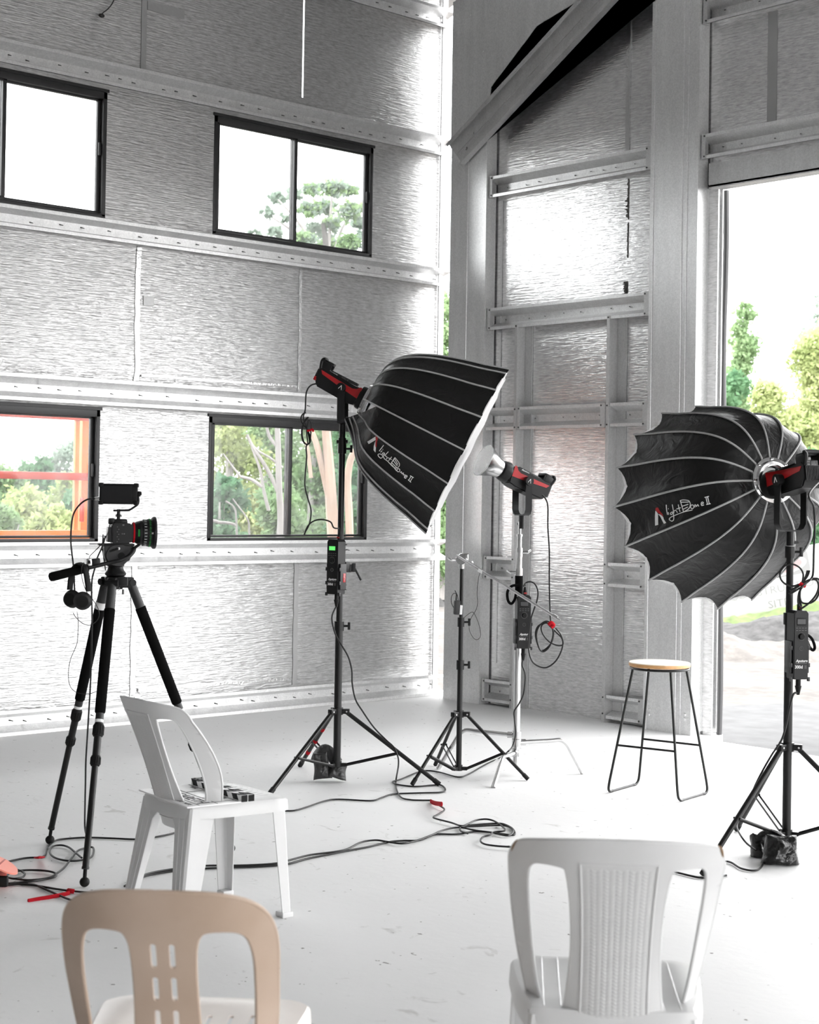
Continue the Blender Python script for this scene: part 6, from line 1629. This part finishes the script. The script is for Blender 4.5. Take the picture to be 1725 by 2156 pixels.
# orange power block at the left edge
oc = FL(2, 1868)
ob = thing('power_block', 'bright orange power outlet block at the left edge of the floor', 'power block', V((oc.x, oc.y, 0)))
F = frame(oc, CAMX, z=V((0, 0, 1)))
bm = NB(); box(bm, (-0.06, 0.02, 0.05), (0.13, 0.13, 0.09), F, 0.02); obj('housing', bm, M['orangered'], ob)
M['salmon'] = mat('salmon_plastic', (0.95, 0.30, 0.22), 0.35)
bm = NB(); sheet(bm, smooth2([(-0.09, -0.06), (0.01, -0.07), (0.05, -0.045), (0.062, 0.0), (0.04, 0.05), (-0.03, 0.075), (-0.10, 0.07)], 4), [], lambda u, v, s: F @ V((u, v, 0.098 - 0.35 * max(0, u + 0.03) - 0.3 * max(0, u) ** 1.2 + s)), 0.006, 0.02); obj('cover_flap', bm, M['salmon'], ob)
bm = NB(); box(bm, (0.01, -0.055, 0.035), (0.06, 0.03, 0.04), F, 0.008); obj('socket', bm, M['rubber'], ob)
bm = NB(); box(bm, (-0.012, -0.085, 0.018), (0.03, 0.05, 0.03), F, 0.01); obj('foot', bm, M['orange'], ob)
# tripod leads
dm = 6.55
cable('braided_cable', 'braided cable looping down from the monitor behind the headphones', [P(x, y, dm) for x, y in ((200, 1049.6), (183, 1052), (167, 1063.5), (155, 1082), (150.5, 1107), (149, 1138), (151.5, 1165), (154, 1186), (156, 1210), (157, 1240), (159, 1255))], 0.0036, 'braid' if 'braid' in M else 'cable')
cable('braided_cable', 'braided cable from the camera down along the front tripod leg to the floor', [P(x, y, dm) for x, y in ((222, 1128), (216, 1150), (206, 1172), (200, 1195), (194, 1220), (193, 1250), (194, 1300), (193, 1350), (192, 1400), (190, 1450), (187, 1500), (184, 1550), (181, 1600), (180, 1650), (179, 1700), (179, 1745))] + [FL(184, 1763, 0.006)], 0.0036)
cable('thin_lead', 'thin lead from the camera to the small remote on the handle', [P(x, y, dm) for x, y in ((231, 1104), (226, 1125), (214, 1145), (200, 1160), (190, 1170), (188, 1175))], 0.0018)
cable('thin_lead', 'thin lead drooping below the headphones across the tripod legs', [P(x, y, 6.42) for x, y in ((177, 1184), (172, 1195), (173, 1218), (182, 1245), (195, 1262), (206, 1280), (209, 1295), (203, 1308), (190, 1316), (175, 1313), (160, 1300), (154, 1290))], 0.0015)
cable('thin_lead', 'thin lead hanging from the headphones in a long loop to the leg', [P(x, y, 6.44) for x, y in ((162, 1288), (165, 1310), (163, 1350), (157, 1368), (148, 1390), (144, 1420), (148, 1445), (162, 1458), (185, 1461), (203, 1456))], 0.0014)
# middle lamp lead
dmx = 8.6
ml_ = cable('lamp_lead', 'black lead hanging from the cone lamp down to a coil with red tie', [P(x, y, dmx) for x, y in ((1142, 1042), (1150, 1052), (1154, 1068), (1154, 1110), (1157, 1160), (1157, 1220), (1158, 1270), (1160, 1308), (1166, 1330), (1162, 1352), (1150, 1366), (1140, 1370), (1133, 1358), (1128, 1335), (1134, 1318), (1150, 1311), (1158, 1318), (1170, 1330), (1184, 1345), (1184, 1365), (1172, 1390), (1155, 1404), (1140, 1405), (1124, 1396), (1116, 1380), (1113, 1355), (1117, 1310), (1124, 1285), (1131, 1265), (1133, 1245), (1127, 1230), (1117, 1225), (1108, 1227), (1103, 1234))] + [MB_ @ V((0.012, 0.008, 0.19))], 0.0042)
cable('coil_turn', '', [P(x, y, dmx - 0.01) for x, y in ((1162, 1312), (1150, 1308), (1136, 1318), (1130, 1338), (1136, 1365), (1145, 1372), (1158, 1360), (1165, 1335), (1160, 1316), (1148, 1312), (1140, 1320), (1144, 1336), (1158, 1352), (1175, 1359), (1186, 1356), (1182, 1338), (1170, 1322))], 0.0040, parent=ml_)
tie('red hook-and-loop tie on the coil beside the chrome stand', [P(1156, 1315, dmx - 0.02), P(1161, 1311, dmx - 0.025), P(1166, 1316, dmx - 0.02), P(1161, 1321, dmx - 0.022)], 0.010, 1.0)
cable('thin_lead', 'thin microphone wire hanging from the boom arm in a loop', [P(x, y, HD - 0.1) for x, y in ((1011, 1206), (1007, 1222), (1005, 1250), (1006, 1270), (1002, 1285), (992, 1302), (988, 1320), (991, 1333), (999, 1345), (1007, 1346), (1012, 1338), (1010, 1320), (1003, 1300), (996, 1289), (988, 1292), (978, 1300))], 0.0014)
# right lamp lead
dr_ = RD - 0.06
rl_ = cable('lamp_lead', 'black lead from the right lamp down to a bundled coil on its stand', [RFm @ V((-0.156, -0.040, -0.018))] + [P(x, y, 6.55) for x, y in ((1704, 1040), (1714, 1068), (1716, 1110), (1714, 1160), (1713, 1200), (1710, 1216), (1700, 1226))] + [P(x, y, dr_) for x, y in ((1688, 1236), (1672, 1246), (1664, 1250), (1668, 1244), (1685, 1232))], 0.0045)
bm = NB()
for q in ([(1690, 1226), (1692, 1210), (1687, 1198), (1676, 1190), (1664, 1188), (1651, 1193), (1643, 1206), (1645, 1220), (1655, 1230), (1670, 1234), (1684, 1230)],
          [(1684, 1232), (1702, 1222), (1716, 1218), (1726, 1222), (1726, 1245), (1718, 1262), (1705, 1270), (1690, 1269), (1685, 1258), (1686, 1242), (1694, 1228), (1708, 1220)],
          [(1694, 1230), (1706, 1221), (1720, 1222), (1724, 1236), (1719, 1252), (1708, 1266), (1696, 1276), (1687, 1280), (1681, 1268), (1683, 1248), (1692, 1233)],
          [(1662, 1250), (1672, 1240), (1688, 1228), (1700, 1214), (1705, 1201)], [(1664, 1244), (1680, 1234), (1694, 1220), (1701, 1201)]):
    tube(bm, crom([P(x, y, dr_ - 0.01 * i) for i, (x, y) in enumerate(q[:1])] + [P(x, y, dr_) for x, y in q[1:]], 6), 0.0042, 7)
obj('gathered_loops', bm, M['cable'], rl_)
tie('red hook-and-loop tie in the cable loops on the right stand', [P(1684, 1228, dr_ - 0.012), P(1690, 1232, dr_ - 0.014), P(1696, 1234, dr_ - 0.012)], 0.008, 1.0)
cable('power_cable', 'black mains cable from the right control box along its stand leg to the floor', [RB_ @ V((0.006, 0, -0.205))] + [P(x, y, 6.80) for x, y in ((1671, 1462), (1662, 1495), (1655, 1530), (1645, 1560), (1625, 1590), (1605, 1625), (1590, 1655), (1575, 1690), (1560, 1715), (1552, 1735))] + [P(1555, 1750, 6.7), P(1572, 1775, 6.6)] + fl([(1598, 1795), (1607, 1815), (1600, 1829), (1585, 1833), (1560, 1828), (1540, 1816), (1520, 1812)], 0.007))
cable('power_cable', 'black cable on the floor seen through the right opening of the chair back', fl([(1380, 1826), (1422, 1836), (1450, 1843), (1475, 1848), (1500, 1848), (1530, 1843)], 0.006))
